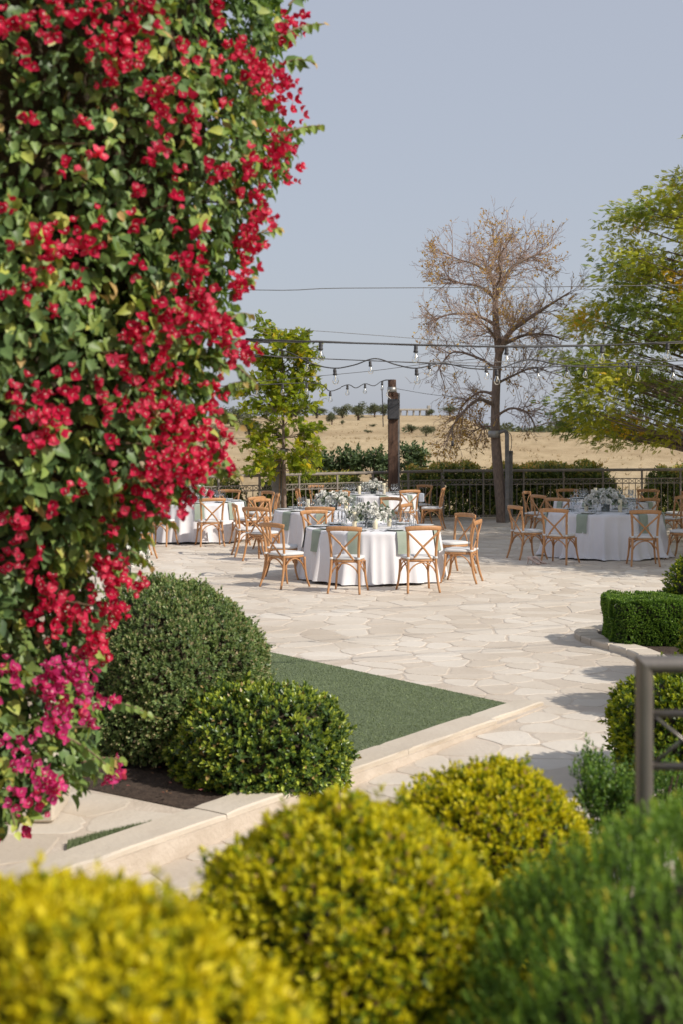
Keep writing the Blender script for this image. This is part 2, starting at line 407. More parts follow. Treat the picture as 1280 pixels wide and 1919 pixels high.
def in_view(x, y, z, mx=10):
    if y < .5: return False
    px = 640 + x*FPX/y; py = 795 + (EYE - z)*FPX/y
    return -mx < px < 1280 + mx and -mx < py < 1919 + mx
fl_n = lambda p, q: ((q - p).orthogonal()).normalized()
def fence_plane(p, q):
    d = (q - p).normalized(); n = Vector((-d.y, d.x)); return ((n.x, n.y), n.dot(p) + 0.1)
R1 = [((-LN.x, -LN.y), -LN.dot(L0)), ((-U2.x, -U2.y), -U2.dot(O2)), fence_plane(FA, FB), fence_plane(FB, FC), ((-1, 0), 9.0), ((1, 0), 12.0)]
R2 = [((U2.x, U2.y), U2.dot(O2)), ((-V2.x, -V2.y), -V2.dot(O2)), ((V2.x, V2.y), V2.dot(O2) + 3.4), ((-U2.x, -U2.y), -U2.dot(O2) + 5.5)]
A_NEAR = -4.08
R3 = [((U2.x, U2.y), U2.dot(O2) + A_NEAR), ((V2.x, V2.y), V2.dot(O2) - KERB_W), ((-U2.x, -U2.y), -U2.dot(O2) + 7.6), ((-V2.x, -V2.y), -V2.dot(O2) + 5.5)]
flat = lambda p: 0.0
def slope(p): return ((p - O2).dot(U2))*SLOPE
allc = [(terrace, flat, c) for c in flag_cells(R1, ((-9, 8), (12, 37.5)), 0.32, 3)]
allc += [(terrace, flat, c) for c in flag_cells(R3, ((-6, 4), (2, 12)), 0.45, 5)]
rampc = [(ramp_o, slope, c) for c in flag_cells(R2, ((-2, 5), (6, 13)), 0.34, 9)]
def flags(cells, most, parent):
    vis = [c for c in cells if in_view(c[2][0][0], c[2][0][1], 0)]
    vis.sort(key=lambda c: c[2][0][1]); near = set(id(c) for c in vis[:most]); V = []; F = []; CC = []
    for c in cells:
        par, zf, (p, pts, rc, dz) = c
        v, f = flag_mesh(pts, zf, dz)
        if id(c) in near:
            put('flagstone', mesh('flagstone', v, f, M['flag'], c=rc), parent)
        else:
            F += [[i + len(V) for i in q] for q in f]; V += v; CC += [rc]*len(v)
    if V:
        o = put('far_flagstones', mesh('far_flagstones', V, F, M['flag'], c=CC), parent); o['kind'] = 'stuff'
flags(allc, 260, terrace); flags(rampc, 60, ramp_o)

# kerb stones beside the turf
kerb = empty('kerb', (*ab(-3, -KERB_W/2), 0)); tag(kerb, 'long cream stone kerb between the green turf and sunken paved path', 'kerb', kind='thing')
base = Vector(kerb.location)
a = 0.02; rnd = random.Random(4); first = True
while a > -8.2:
    L = rnd.uniform(0.7, 1.4); a2 = a - L; w0 = 0.015 if not first else 0.06
    mb = MB(); R = []
    top = 0.032 + rnd.uniform(-.004, .004); jit = rnd.uniform(-.008, .008)
    for (ins, z) in ((0, a2*SLOPE - 0.06), (0, top - 0.015), (0.014, top)):
        ring = []
        for (aa, bb) in ((a2 + .004, -KERB_W), (a - .004, -KERB_W), (a - .004, -w0 + jit), ((a+a2)/2, -w0 + jit + rnd.uniform(-.012, .012)), (a2 + .004, -w0 + jit)):
            ca, cb = (a + a2)/2, -KERB_W/2
            p = ab(aa - math.copysign(min(ins, abs(aa-ca)), aa - ca), bb - math.copysign(min(ins, abs(bb-cb)), bb - cb)); ring.append((p.x - base.x, p.y - base.y, z))
        R.append(ring)
    # weathered block: edges wander a little along its length
    NS = 16; R = []
    for q_ in range(NS + 1):
        aa = a - .002 - (L - .004)*q_/NS; en = .006 if q_ in (0, NS) else 0
        nz = lambda s_: noise.noise(Vector((aa*3.1, s_*7.7, 1.7)))*.013 + noise.noise(Vector((aa*11, s_*3.3, 4)))*.005
        sec = [(-KERB_W, aa*SLOPE - .1), (-KERB_W, top - .016 - en), (-KERB_W + .016, top + nz(1)*.3 - en), (-.15, top + nz(2)*.3 - en), (-w0 - .010 + nz(3), top + nz(4)*.3 - en), (-w0 + nz(5), top - .010 - en), (-w0 - .006 + nz(6)*1.4, top - .08), (-w0 + nz(7)*1.6, aa*SLOPE - .02), (-w0, aa*SLOPE - .1)]
        ring = []
        for bb, zz in sec:
            p = ab(aa, bb); ring.append((p.x - base.x, p.y - base.y, zz))
        R.append(ring)
    mb = MB().rings(R)
    me = mesh('kerb_stone', mb.V, mb.F, M['kerb'], False, c=.45 + .3*rnd.random()); put('kerb_stone', me, kerb)
    a = a2; first = False

# turf, soil bed, grass sliver
def turf(pts, z, nb, name, label, hb=0.009):
    o = put(name, poly_sheet(name, pts, z, M['turf'], 0.03)); tag(o, label, 'turf', kind='stuff')
    xs = np.array([p[0] for p in pts]); ys = np.array([p[1] for p in pts])
    X = RNG.uniform(xs.min(), xs.max(), nb*4); Y = RNG.uniform(ys.min(), ys.max(), nb*4)
    ins = np.zeros(len(X), bool); n = len(pts)
    for i in range(n):
        x1, y1, x2, y2 = xs[i], ys[i], xs[(i+1) % n], ys[(i+1) % n]
        ins ^= ((y1 > Y) != (y2 > Y)) & (X < (x2-x1)*(Y-y1)/(y2-y1+1e-12) + x1)
    px = 640 + X*FPX/Y; ins &= (px > -60) & (px < 1340); X, Y = X[ins][:nb], Y[ins][:nb]; m = len(X)
    an = RNG.uniform(0, 2*math.pi, m); h = hb*RNG.uniform(.6, 1.3, m); w = 0.003
    dx, dy = np.cos(an)*w, np.sin(an)*w; lx, ly = RNG.normal(0, .006, m), RNG.normal(0, .006, m)
    V = np.stack([np.stack([X-dx, Y-dy, np.full(m, z)], -1), np.stack([X+dx, Y+dy, np.full(m, z)], -1), np.stack([X+lx, Y+ly, z+h], -1)], 1).reshape(-1, 3)
    cc = np.repeat(RNG.random(m), 3)
    b = put('grass_blades', mesh('grass_blades', V, np.arange(3*m).reshape(-1, 3), M['blade'], c=cc), o); b['kind'] = 'stuff'
A_BED = -2.62
turf([C0, C0 + LD*7.5, ab(A_BED, -7.5), ab(A_BED, -KERB_W - .002)], 0.006, 110000, 'turf', 'flat green artificial turf behind the cream kerb')
turf([ab(-4.42, -.285), ab(-4.72, -.285), ab(-5.1, -.285), ab(-4.98, -.40), ab(-4.7, -.36)], 0.012, 3000, 'grass_sliver', 'narrow sliver of green grass beside the cream kerb end', 0.018)
bedp = [ab(A_BED - .004, -7.4), ab(A_BED - .004, -KERB_W - .004), ab(A_NEAR + .006, -KERB_W - .004), ab(A_NEAR + .006, -7.4)]
NB = 40
bv = []
for i in range(NB+1):
    for j in range(NB+1):
        s_, t_ = i/NB, j/NB
        p = bedp[0].lerp(bedp[1], s_).lerp(bedp[3].lerp(bedp[2], s_), t_)
        e = min(1, 8*min(s_, 1-s_, t_, 1-t_)); bv.append((p.x, p.y, 0.001 + e*(0.03 + 0.035*noise.noise(Vector((p.x*5, p.y*5, 0))))))
bf = [(i*(NB+1)+j, (i+1)*(NB+1)+j, (i+1)*(NB+1)+j+1, i*(NB+1)+j+1) for i in range(NB) for j in range(NB)]
o = put('soil_bed', mesh('soil_bed', bv, bf, M['soil'])); tag(o, kind='structure')
# dead leaves lying on the soil under the clipped shrubs
lv = []; lf = []; lc = []
for i in range(420):
    s_, t_ = random.random(), random.random(); p = bedp[0].lerp(bedp[1], s_).lerp(bedp[3].lerp(bedp[2], s_), t_)
    an = random.uniform(0, 6.28); r = random.uniform(.012, .028); n = len(lv); z = 0.035 + random.uniform(0, .02)
    for k in range(4):
        rr_ = r if k % 2 == 0 else r*.45
        lv.append((p.x + rr_*math.cos(an + k*1.571), p.y + rr_*math.sin(an + k*1.571), z + random.uniform(0, .012)))
    lf.append((n, n+1, n+2, n+3)); lc += [random.random()]*4
M['litter'] = leafy('dead_leaves', [(0, (0.10, 0.05, 0.03)), (0.6, (0.22, 0.12, 0.06)), (1, (0.30, 0.06, 0.09))], 0.8, 0.1)
o = put('leaf_litter', mesh('leaf_litter', lv, lf, M['litter'], c=lc)); tag(o, 'scattered dead leaves on the dark soil under the clipped shrubs', 'leaves', kind='stuff')

# raised bed on the right, edged with kerb stones
edge = spline([(1.55, 7.2, 0), (1.95, 9.0, 0), (2.35, 10.5, 0), (2.72, 12.0, 0), (2.98, 13.4, 0), (2.92, 14.15, 0), (2.68, 14.8, 0), (2.60, 15.25, 0), (2.74, 15.6, 0), (3.4, 15.9, 0), (6.5, 16.3, 0)], 4)
bp_ = [Vector((p.x, p.y)) for p in edge] + [Vector((9, 16.5)), Vector((9, 6))]
o = put('planting_bed', poly_sheet('planting_bed', bp_, 0.045, M['soil'], 0.7)); tag(o, kind='structure')
rk = empty('bed_edging', (2.6, 14.8, 0)); tag(rk, 'low curved stone edging around the hedge bed on the right', 'kerb')
for i in range(0, len(edge) - 2, 2):
    P = [Vector((e.x, e.y)) for e in edge[i:i+3]]
    inner = []; outer = []
    for q in range(3):
        t = (P[min(q+1, 2)] - P[max(q-1, 0)]).normalized(); n = Vector((t.y, -t.x))
        sh = t*(0.006 if q == 0 else (-0.006 if q == 2 else 0))
        inner.append(P[q] + n*0.16 + sh); outer.append(P[q] - n*0.09 + sh)
    ring = outer + inner[::-1]; c = sum(ring, Vector((0, 0)))/6
    R = [[(p.x - 2.6, p.y - 14.8, -0.5) for p in ring], [(p.x - 2.6, p.y - 14.8, 0.055) for p in ring],
         [((p + (c-p).normalized()*.015).x - 2.6, (p + (c-p).normalized()*.015).y - 14.8, 0.068) for p in ring]]
    mb = MB().rings(R); put('kerb_stone', mesh('kerb_stone', mb.V, mb.F, M['kerb'], c=random.random()*.6), rk)

# planted bank the camera looks over
NBX, NBY = 60, 50; bv = []
for i in range(NBX+1):
    for j in range(NBY+1):
        x = -3.6 + 8.2*i/NBX; y = -2 + 9.2*j/NBY
        z = float(np.interp(y, [0, 3.0, 4.0, 4.8, 6.0, 7.2], [.80, .76, .5, .32, -.05, -.45]))
        if x < -1.0: z = min(z, float(np.interp(y, [0, 2.6, 3.4, 4.4, 5.2], [.80, .74, .35, -.1, -.4])))
        bv.append((x, y, z + 0.03*noise.noise(Vector((x*3, y*3, 2)))))
bf = [(i*(NBY+1)+j, (i+1)*(NBY+1)+j, (i+1)*(NBY+1)+j+1, i*(NBY+1)+j+1) for i in range(NBX) for j in range(NBY)]
o = put('planted_bank', mesh('planted_bank', bv, bf, M['soil'], True)); tag(o, kind='structure')

# dry grass standing on the field
n = 2600
D = RNG.uniform(42, 175, n)**1.0; u = RNG.uniform(-.26, .26, n); X = u*D; Y = D
keep = RNG.random(n) < np.clip(70/D, .15, 1)
X, Y = X[keep], Y[keep]; n = len(X); Z = field_z(X, Y)
P = []; C = []
for q in range(4):
    an = RNG.uniform(0, 2*math.pi, n); h = RNG.uniform(.06, .22, n); w = RNG.uniform(.02, .06, n); lx, ly = RNG.normal(0, .12, n), RNG.normal(0, .12, n)
    P.append(np.stack([np.stack([X-np.cos(an)*w, Y-np.sin(an)*w, Z-.05], -1), np.stack([X+np.cos(an)*w, Y+np.sin(an)*w, Z-.05], -1), np.stack([X+lx, Y+ly, Z+h], -1)], 1).reshape(-1, 3))
    C.append(np.repeat(RNG.random(n), 3))
M['straw'] = leafy('straw', [(0, (0.27, 0.19, 0.105)), (0.6, (0.44, 0.335, 0.195)), (1, (0.54, 0.43, 0.27))], 0.9, 0.3, tint=(1, 1, .9))
V = np.concatenate(P); o = put('dry_grass', mesh('dry_grass', V, np.arange(len(V)).reshape(-1, 3), M['straw'], c=np.concatenate(C)))
tag(o, 'straw coloured dry grass covering the rolling field', 'grass', kind='stuff')

# ------------------------------------------------------------------ foliage helpers
LEAF2 = (np.array([(0,0,0),(-.30,.46,.07),(0,1,0),(.30,.46,.07)], float), np.array([(0,3,2),(0,2,1)]))
LEAF4 = (np.array([(0,0,0),(-.27,.36,.07),(.27,.36,.07),(0,.42,-.02),(-.17,.74,.05),(.17,.74,.05),(0,1,-.06)], float),
         np.array([(0,2,3),(0,3,1),(3,2,5),(3,5,6),(3,4,1),(3,6,4)]))
HEART = (np.array([(0,0,0),(-.22,-.06,.03),(.22,-.06,.03),(-.42,.25,.10),(.42,.25,.10),(0,.30,-.03),(-.27,.66,.05),(.27,.66,.05),(0,1.02,-.12),(0,.66,-.04)], float),
         np.array([(0,2,4),(0,4,5),(0,5,3),(0,3,1),(5,4,7),(5,7,9),(5,9,6),(5,6,3),(9,7,8),(9,8,6)]))
NEEDLE = (np.array([(-.07,0,0),(.07,0,0),(.05,.7,.05),(0,1,0),(-.05,.7,.05)], float), np.array([(0,1,2),(0,2,4),(4,2,3)]))
def unit(a): return a / (np.linalg.norm(a, axis=-1, keepdims=True) + 1e-9)
def frames(d, n):
    d = unit(d); x = unit(np.cross(d, n)); z = np.cross(x, d)
    return np.stack([x, d, z], -1)
def rnd_dirs(n): return unit(RNG.normal(size=(n, 3)))
def scatter(basem, pos, R, sc, c):
    bv, bf = basem; n = len(pos); k = len(bv)
    sc = np.asarray(sc, float)
    if sc.ndim == 1: sc = np.repeat(sc[:, None], 3, 1)
    V = np.einsum('nij,nkj->nki', R, bv[None]*sc[:, None, :]) + pos[:, None, :]
    F = (bf[None] + (np.arange(n)*k)[:, None, None]).reshape(-1, bf.shape[1])
    return V.reshape(-1, 3), F, np.repeat(c, k)
def lump(p, f=1.0, ph=0.0):
    x, y, z = p[..., 0]*f, p[..., 1]*f, p[..., 2]*f
    return (np.sin(2.1*x+1.3*y+ph)*np.sin(1.7*y-1.1*z+2*ph+.5)+np.sin(3.7*z+2.3*x+ph*3)*np.sin(2.9*y+1.9*x-ph)*.6+np.sin(5.3*x-4.1*z+ph)*np.sin(4.7*y+ph*.7)*.35)/1.4
CAMP = np.array([0, 0, EYE])
def leaves(root, basem, pos, R, sc, c, mat, name='leaf', mass='foliage', most=0, centre=None, nvar=8, smooth=False):
    """foliage of one plant: the leaves that show largest as parts of their own, the rest as one mass"""
    base = np.array(root.location); n = len(pos); sc1 = sc if np.ndim(sc) == 1 else np.asarray(sc)[:, 1]
    pick = np.zeros(n, bool)
    if most:
        y = np.maximum(pos[:, 1], .3); px = 640 + pos[:, 0]*FPX/y; py = 795 + (EYE - pos[:, 2])*FPX/y
        ok = (px > 5) & (px < 1275) & (py > 5) & (py < 1914)
        face = np.abs(np.einsum('ni,ni->n', R[:, :, 2], unit(CAMP - pos)))
        if centre is not None:
            h = unit(pos - centre[None]); front = np.einsum('ni,ni->n', h, unit(CAMP - pos)); dist = np.linalg.norm(pos - centre[None], axis=1)
            ok &= front > 0.1
        score = sc1/y*(.3 + face)*RNG.uniform(.75, 1.1, n); score[~ok] = -1
        idx = np.argsort(-score)[:most]; idx = idx[score[idx] > 0]; pick[idx] = True
        q = np.clip((c*nvar).astype(int), 0, nvar-1)
        vm = [mesh(name, basem[0]*[1, 1, 1+.25*(v % 3)], basem[1], mat, smooth, c=(v+.5)/nvar) for v in range(nvar)]
        for i_ in np.nonzero(pick)[0]:
            o = bpy.data.objects.new(name, vm[q[i_]]); o.location = pos[i_] - base
            o.rotation_mode = 'QUATERNION'; o.rotation_quaternion = Matrix(R[i_].tolist()).to_quaternion()
            s_ = sc[i_]; o.scale = (s_, s_, s_) if np.ndim(s_) == 0 else tuple(s_)
            COL.objects.link(o); o.parent = root
    V, F, C = scatter(basem, pos[~pick], R[~pick], np.asarray(sc)[~pick], c[~pick])
    o = put(mass, mesh(mass, V - base, F, mat, smooth, c=C), root); o['kind'] = 'stuff'
    return o
def shoots(pos, dirs, length, k, a0, a1, size, c0, c1, cj=.12):
    """whorled leaves round short shoots whose tips are at pos"""
    n = len(pos); t = unit(np.cross(dirs, rnd_dirs(n))); b = np.cross(dirs, t); ph = RNG.uniform(0, 6.28, n)
    P = []; Rm = []; S = []; C = []
    shc = RNG.normal(0, cj, n)
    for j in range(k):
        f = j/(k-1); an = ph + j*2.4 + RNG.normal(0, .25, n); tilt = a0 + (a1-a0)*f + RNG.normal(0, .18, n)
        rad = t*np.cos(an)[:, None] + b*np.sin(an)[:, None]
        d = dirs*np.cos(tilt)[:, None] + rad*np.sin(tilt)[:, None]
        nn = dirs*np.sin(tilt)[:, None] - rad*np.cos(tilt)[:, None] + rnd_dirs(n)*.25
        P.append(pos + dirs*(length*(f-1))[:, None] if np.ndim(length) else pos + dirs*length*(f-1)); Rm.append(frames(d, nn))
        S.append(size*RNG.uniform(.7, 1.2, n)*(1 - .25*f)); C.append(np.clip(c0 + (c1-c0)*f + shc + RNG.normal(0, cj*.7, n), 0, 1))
    return np.concatenate(P), np.concatenate(Rm), np.concatenate(S), np.concatenate(C)
def dome(n, cen, rad, bump, f, ph, zlow=-.35, square=2.0):
    d = rnd_dirs(int(n*2.2)); d = d[d[:, 2] > zlow][:n]
    sq = (np.abs(d)**square).sum(1)**(-1/square); q = d*sq[:, None]
    r = 1 + bump*lump(d*f, 1, ph)
    pos = np.array(cen) + q*np.array(rad)*r[:, None]
    nrm = unit(np.sign(d)*np.abs(q)**(square-1)/np.array(rad))
    return pos, nrm
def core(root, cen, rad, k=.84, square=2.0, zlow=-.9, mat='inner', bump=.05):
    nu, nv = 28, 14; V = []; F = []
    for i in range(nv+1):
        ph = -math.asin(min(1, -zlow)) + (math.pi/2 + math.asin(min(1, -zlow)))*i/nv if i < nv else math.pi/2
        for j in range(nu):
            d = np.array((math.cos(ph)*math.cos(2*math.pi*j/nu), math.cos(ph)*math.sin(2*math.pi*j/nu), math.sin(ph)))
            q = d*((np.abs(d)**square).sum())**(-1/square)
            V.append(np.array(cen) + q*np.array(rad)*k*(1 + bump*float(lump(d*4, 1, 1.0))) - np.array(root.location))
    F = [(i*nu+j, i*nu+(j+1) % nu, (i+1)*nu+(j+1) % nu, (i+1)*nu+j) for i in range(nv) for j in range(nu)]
    return put('twigs_or_shade_core', mesh('twigs_or_shade_core', V, F, M[mat], True), root)  # solid core that blocks the view through, coloured dark as inner shade
def bush(name, label, cen, rad, n, k, length, size, mat, basem, c0=.1, c1=.95, a0=1.15, a1=.35, bump=.07, f=3.0, most=0, upb=.25, jit=.35, zlow=-.35, square=2.0, ph=1.0, group=None, cat='shrub', corek=.84, deep=.05, cj=.12):
    root = empty(name, (cen[0], cen[1], cen[2] - rad[2]*.9)); tag(root, label, cat, group)
    pos, nrm = dome(n, cen, rad, bump, f, ph, zlow, square)
    pos = pos - nrm*(RNG.random(len(pos))**2*deep)[:, None]
    pos = pos + nrm*np.where(RNG.random(len(pos)) < .12, RNG.random(len(pos))*deep*1.1, 0)[:, None]      # unclipped new shoots
    d = unit(nrm + np.array([0, 0, upb]) + RNG.normal(0, jit, pos.shape))
    P, R, S, C = shoots(pos, d, length, k, a0, a1, size, c0, c1, cj)
    C = np.minimum(C, .95); C[RNG.random(len(C)) < .025] = 1.0      # a few dry leaves
    leaves(root, basem, P, R, S, C, M[mat], most=most, centre=np.array(cen))
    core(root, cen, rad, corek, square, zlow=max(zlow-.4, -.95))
    return root

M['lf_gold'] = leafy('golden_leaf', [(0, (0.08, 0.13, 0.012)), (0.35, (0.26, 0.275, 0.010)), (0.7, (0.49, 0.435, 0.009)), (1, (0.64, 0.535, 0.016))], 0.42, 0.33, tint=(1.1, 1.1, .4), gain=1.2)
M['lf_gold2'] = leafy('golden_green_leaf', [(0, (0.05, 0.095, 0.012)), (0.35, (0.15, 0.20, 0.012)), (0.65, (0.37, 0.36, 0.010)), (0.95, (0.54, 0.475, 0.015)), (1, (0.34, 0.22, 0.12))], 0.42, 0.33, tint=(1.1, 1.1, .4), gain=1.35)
M['lf_box'] = leafy('clipped_green_leaf', [(0, (0.034, 0.054, 0.020)), (0.5, (0.066, 0.098, 0.034)), (0.85, (0.115, 0.148, 0.052)), (1, (0.20, 0.16, 0.10))], 0.4, 0.25, gain=2.5)
M['lf_pitt'] = leafy('glossy_green_leaf', [(0, (0.024, 0.046, 0.014)), (0.5, (0.05, 0.085, 0.022)), (0.85, (0.12, 0.16, 0.026)), (0.96, (0.20, 0.23, 0.03)), (1, (0.19, 0.13, 0.05))], 0.30, 0.25, spec=.5, gain=2.2)
M['lf_hedge'] = leafy('hedge_leaf', [(0, (0.025, 0.055, 0.012)), (0.5, (0.055, 0.11, 0.018)), (1, (0.13, 0.20, 0.03))], 0.42, 0.28, gain=1.7)
M['lf_lime'] = leafy('lime_leaf', [(0, (0.035, 0.075, 0.012)), (0.5, (0.11, 0.17, 0.015)), (1, (0.33, 0.35, 0.02))], 0.38, 0.3, gain=1.25)
M['lf_rose'] = leafy('rosemary_leaf', [(0, (0.04, 0.08, 0.012)), (0.5, (0.085, 0.145, 0.020)), (0.9, (0.14, 0.21, 0.028)), (1, (0.28, 0.25, 0.03))], 0.5, 0.3, spec=.3, gain=2.1)
M['lf_boug'] = leafy('vine_leaf', [(0, (0.030, 0.055, 0.022)), (0.45, (0.062, 0.100, 0.034)), (0.8, (0.115, 0.155, 0.036)), (0.96, (0.20, 0.22, 0.045)), (1, (0.22, 0.15, 0.06))], 0.42, 0.28, gain=2.5)
M['bract'] = leafy('crimson_bract', [(0, (0.44, 0.008, 0.040)), (0.25, (0.70, 0.022, 0.090)), (0.45, (0.82, 0.10, 0.17)), (0.6, (0.66, 0.04, 0.19)), (0.86, (0.72, 0.08, 0.29)), (0.93, (0.8, 0.68, 0.6)), (1, (0.82, 0.75, 0.65))], 0.55, 0.38, spec=.25, tint=(1.1, .7, .8))

# ------------------------------------------------------------------ bougainvillea
BX, BD = -2.05, 6.6
BT = [(-420, 380), (-260, 520), (0, 545), (60, 548), (130, 535), (240, 525), (310, 515), (400, 490), (470, 462), (560, 450), (660, 448), (730, 410), (800, 385), (870, 405), (920, 345), (985, 275), (1060, 235), (1120, 205), (1200, 190), (1280, 165), (1350, 205), (1430, 195), (1490, 95), (1560, 10), (1620, -160)]
BTz = np.array([EYE - (y - 795)*BD/FPX for y, x in BT])[::-1]; BTx = np.array([(x - 640)*BD/FPX for y, x in BT])[::-1]
def b_rx(z): return np.maximum(np.interp(z, BTz, BTx) - BX, .08)
def b_surf(px, py):
    D = BD - .9
    for _ in range(8):
        z = EYE - (py-795)*D/FPX; X = (px-640)*D/FPX; rx = float(b_rx(z)); e = min(.995, abs((X-BX)/rx)); D = .5*D + .5*(BD - rx*.85*math.sqrt(1-e*e))
    return np.array([(px-640)*D/FPX, D, EYE - (py-795)*D/FPX])
boug = empty('bougainvillea', (BX, BD, 0)); tag(boug, 'tall bougainvillea vine covered in crimson flowers at the left', 'bougainvillea')
zl, zh = BTz[0], BTz[-1]
def b_points(n, front=.8):
    z = RNG.uniform(zl, zh, n*3); w = b_rx(z); z = z[RNG.random(n*3) < w/1.75][:n]; n = len(z)
    fi = np.where(RNG.random(n) < front, RNG.uniform(-2.75, .45, n), RNG.uniform(-math.pi, math.pi, n))
    rx = b_rx(z); d = np.stack([np.cos(fi), np.sin(fi)*.85, np.zeros(n)], -1)
    pos = np.stack([BX + rx*d[:, 0], BD + rx*d[:, 1], z], -1)
    nrm = unit(np.stack([np.cos(fi), np.sin(fi)/.85, np.zeros(n)], -1))
    lm = lump(pos, 2.4, .7)*.12 + lump(pos, 6.0, 2.1)*.06
    return pos + nrm*(lm - .06)[:, None], nrm
pos, nrm = b_points(62000)
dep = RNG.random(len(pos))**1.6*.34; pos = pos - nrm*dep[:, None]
# leaves gather on side shoots
cl = lump(pos, 9.0, 4.4); keep = RNG.random(len(pos)) < np.clip(.68 + .6*cl, .2, 1); pos, nrm, dep = pos[keep], nrm[keep], dep[keep]
n = len(pos)
ln = unit(nrm + np.array([0, 0, .6]) + RNG.normal(0, .62, (n, 3)))
ld = unit(np.array([0, 0, -.75]) + nrm*.35 + RNG.normal(0, .55, (n, 3))); ld = unit(ld - ln*(ld*ln).sum(1, keepdims=True))
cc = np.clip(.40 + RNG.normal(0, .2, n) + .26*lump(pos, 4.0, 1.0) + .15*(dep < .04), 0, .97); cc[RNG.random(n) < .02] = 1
bs = RNG.uniform(.034, .074, n)*np.where(pos[:, 2] > 3.2, .82, 1.0)
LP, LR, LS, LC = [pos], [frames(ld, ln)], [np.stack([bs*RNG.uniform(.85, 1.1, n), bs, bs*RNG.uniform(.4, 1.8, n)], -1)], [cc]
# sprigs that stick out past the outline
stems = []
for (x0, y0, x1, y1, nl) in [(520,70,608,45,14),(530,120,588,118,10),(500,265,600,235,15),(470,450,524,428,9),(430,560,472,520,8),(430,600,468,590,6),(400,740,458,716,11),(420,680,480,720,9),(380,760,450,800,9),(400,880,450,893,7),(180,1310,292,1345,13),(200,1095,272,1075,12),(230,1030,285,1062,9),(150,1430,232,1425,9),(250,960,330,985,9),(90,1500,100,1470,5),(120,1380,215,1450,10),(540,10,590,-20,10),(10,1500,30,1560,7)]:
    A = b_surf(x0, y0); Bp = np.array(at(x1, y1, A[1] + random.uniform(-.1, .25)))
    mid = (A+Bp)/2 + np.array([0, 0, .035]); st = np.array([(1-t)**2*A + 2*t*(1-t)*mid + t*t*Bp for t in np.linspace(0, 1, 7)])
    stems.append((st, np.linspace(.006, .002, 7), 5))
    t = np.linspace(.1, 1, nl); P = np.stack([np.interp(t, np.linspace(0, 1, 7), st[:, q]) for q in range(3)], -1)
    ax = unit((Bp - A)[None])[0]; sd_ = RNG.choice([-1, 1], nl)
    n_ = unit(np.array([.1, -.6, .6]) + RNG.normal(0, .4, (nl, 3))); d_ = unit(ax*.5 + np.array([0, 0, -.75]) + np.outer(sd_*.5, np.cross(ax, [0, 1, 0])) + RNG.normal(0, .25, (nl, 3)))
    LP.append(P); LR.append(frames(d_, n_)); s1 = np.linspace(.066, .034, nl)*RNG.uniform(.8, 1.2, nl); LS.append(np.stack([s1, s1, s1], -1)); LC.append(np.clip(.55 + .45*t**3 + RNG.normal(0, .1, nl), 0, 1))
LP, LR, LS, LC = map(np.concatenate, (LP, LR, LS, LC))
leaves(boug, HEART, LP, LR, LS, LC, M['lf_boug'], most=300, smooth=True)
# woody stems: trunk from the ground, ropes inside the mass, bare canes that show in the gaps
tr = [(np.array([(BX+.15, BD+.15, -.02), (BX+.1, BD+.1, .7), (BX-.05, BD, 1.6), (BX+.05, BD+.05, 2.6), (BX, BD, 3.8), (BX+.1, BD, 4.9)]), np.array([.075, .07, .06, .05, .04, .02]), 8)]
for i in range(120):
    z0 = random.uniform(.9, 4.2); a = random.uniform(-2.9, .4); rx = float(b_rx(z0)); e = rx*random.uniform(.85, 1.03)
    p1 = np.array([BX + e*math.cos(a), BD + e*math.sin(a)*.85, z0 - random.uniform(-.15, .3)]); p0 = np.array([BX, BD, z0 - random.uniform(.2, .6)]); md = (p0+p1)/2 + np.array([0, 0, .25])
    tr.append((np.array([(1-t)**2*p0 + 2*t*(1-t)*md + t*t*p1 for t in np.linspace(0, 1, 7)]), np.linspace(.014, .004, 7), 5))
M['cane'] = noisy('pale_cane_bark', (0.13, 0.085, 0.05), (0.26, 0.18, 0.11), 12, .85)
me = tubes_np(tr + stems, 'branches', M['cane']); me.transform(Matrix.Translation((-BX, -BD, 0))); put('branches', me, boug)
# closed inner shell, its dark brown standing for the shade deep in the vine
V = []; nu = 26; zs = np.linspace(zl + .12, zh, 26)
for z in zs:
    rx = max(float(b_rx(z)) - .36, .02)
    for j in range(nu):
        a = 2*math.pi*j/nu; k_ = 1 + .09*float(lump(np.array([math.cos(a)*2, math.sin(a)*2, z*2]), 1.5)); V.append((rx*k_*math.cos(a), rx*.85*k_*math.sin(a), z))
put('twigs_or_shade_core', mesh('twigs_or_shade_core', V, [(i*nu+j, i*nu+(j+1) % nu, (i+1)*nu+(j+1) % nu, (i+1)*nu+j) for i in range(25) for j in range(nu)], M['inner'], True), boug)
# flowers: three papery bracts round tiny white tubes
FV = []; FF = []; FLC = []; bct = (np.array([(0,0,0),(-.46,.42,.10),(.46,.42,.10),(0,.45,.02),(-.30,.80,.10),(.30,.80,.10),(0,1.05,.02)], float), LEAF4[1])
for k in range(3):
    a = k*2.094; ct, st_ = math.cos(.75), math.sin(.75); Rb = np.array([[math.cos(a), -math.sin(a), 0], [math.sin(a), math.cos(a), 0], [0, 0, 1]]) @ np.array([[1, 0, 0], [0, ct, -st_], [0, st_, ct]])
    FF.append(bct[1] + 7*k); FV.append(bct[0] @ Rb.T); FLC += [0.0]*7
nb_ = 21
for k in range(2):
    c_ = np.array([.10*math.cos(k*2.6), .10*math.sin(k*2.6), .62]); FV.append(np.array([c_ + (-.07, 0, 0), c_ + (.04, .06, 0), c_ + (.04, -.06, 0), c_*[1, 1, .2]])); FF.append(np.array([(0, 1, 2), (0, 3, 1), (1, 3, 2), (2, 3, 0)]) + nb_); nb_ += 4; FLC += [1.0]*4
FLOW = (np.concatenate(FV), np.concatenate(FF)); FCM = np.array(FLC)
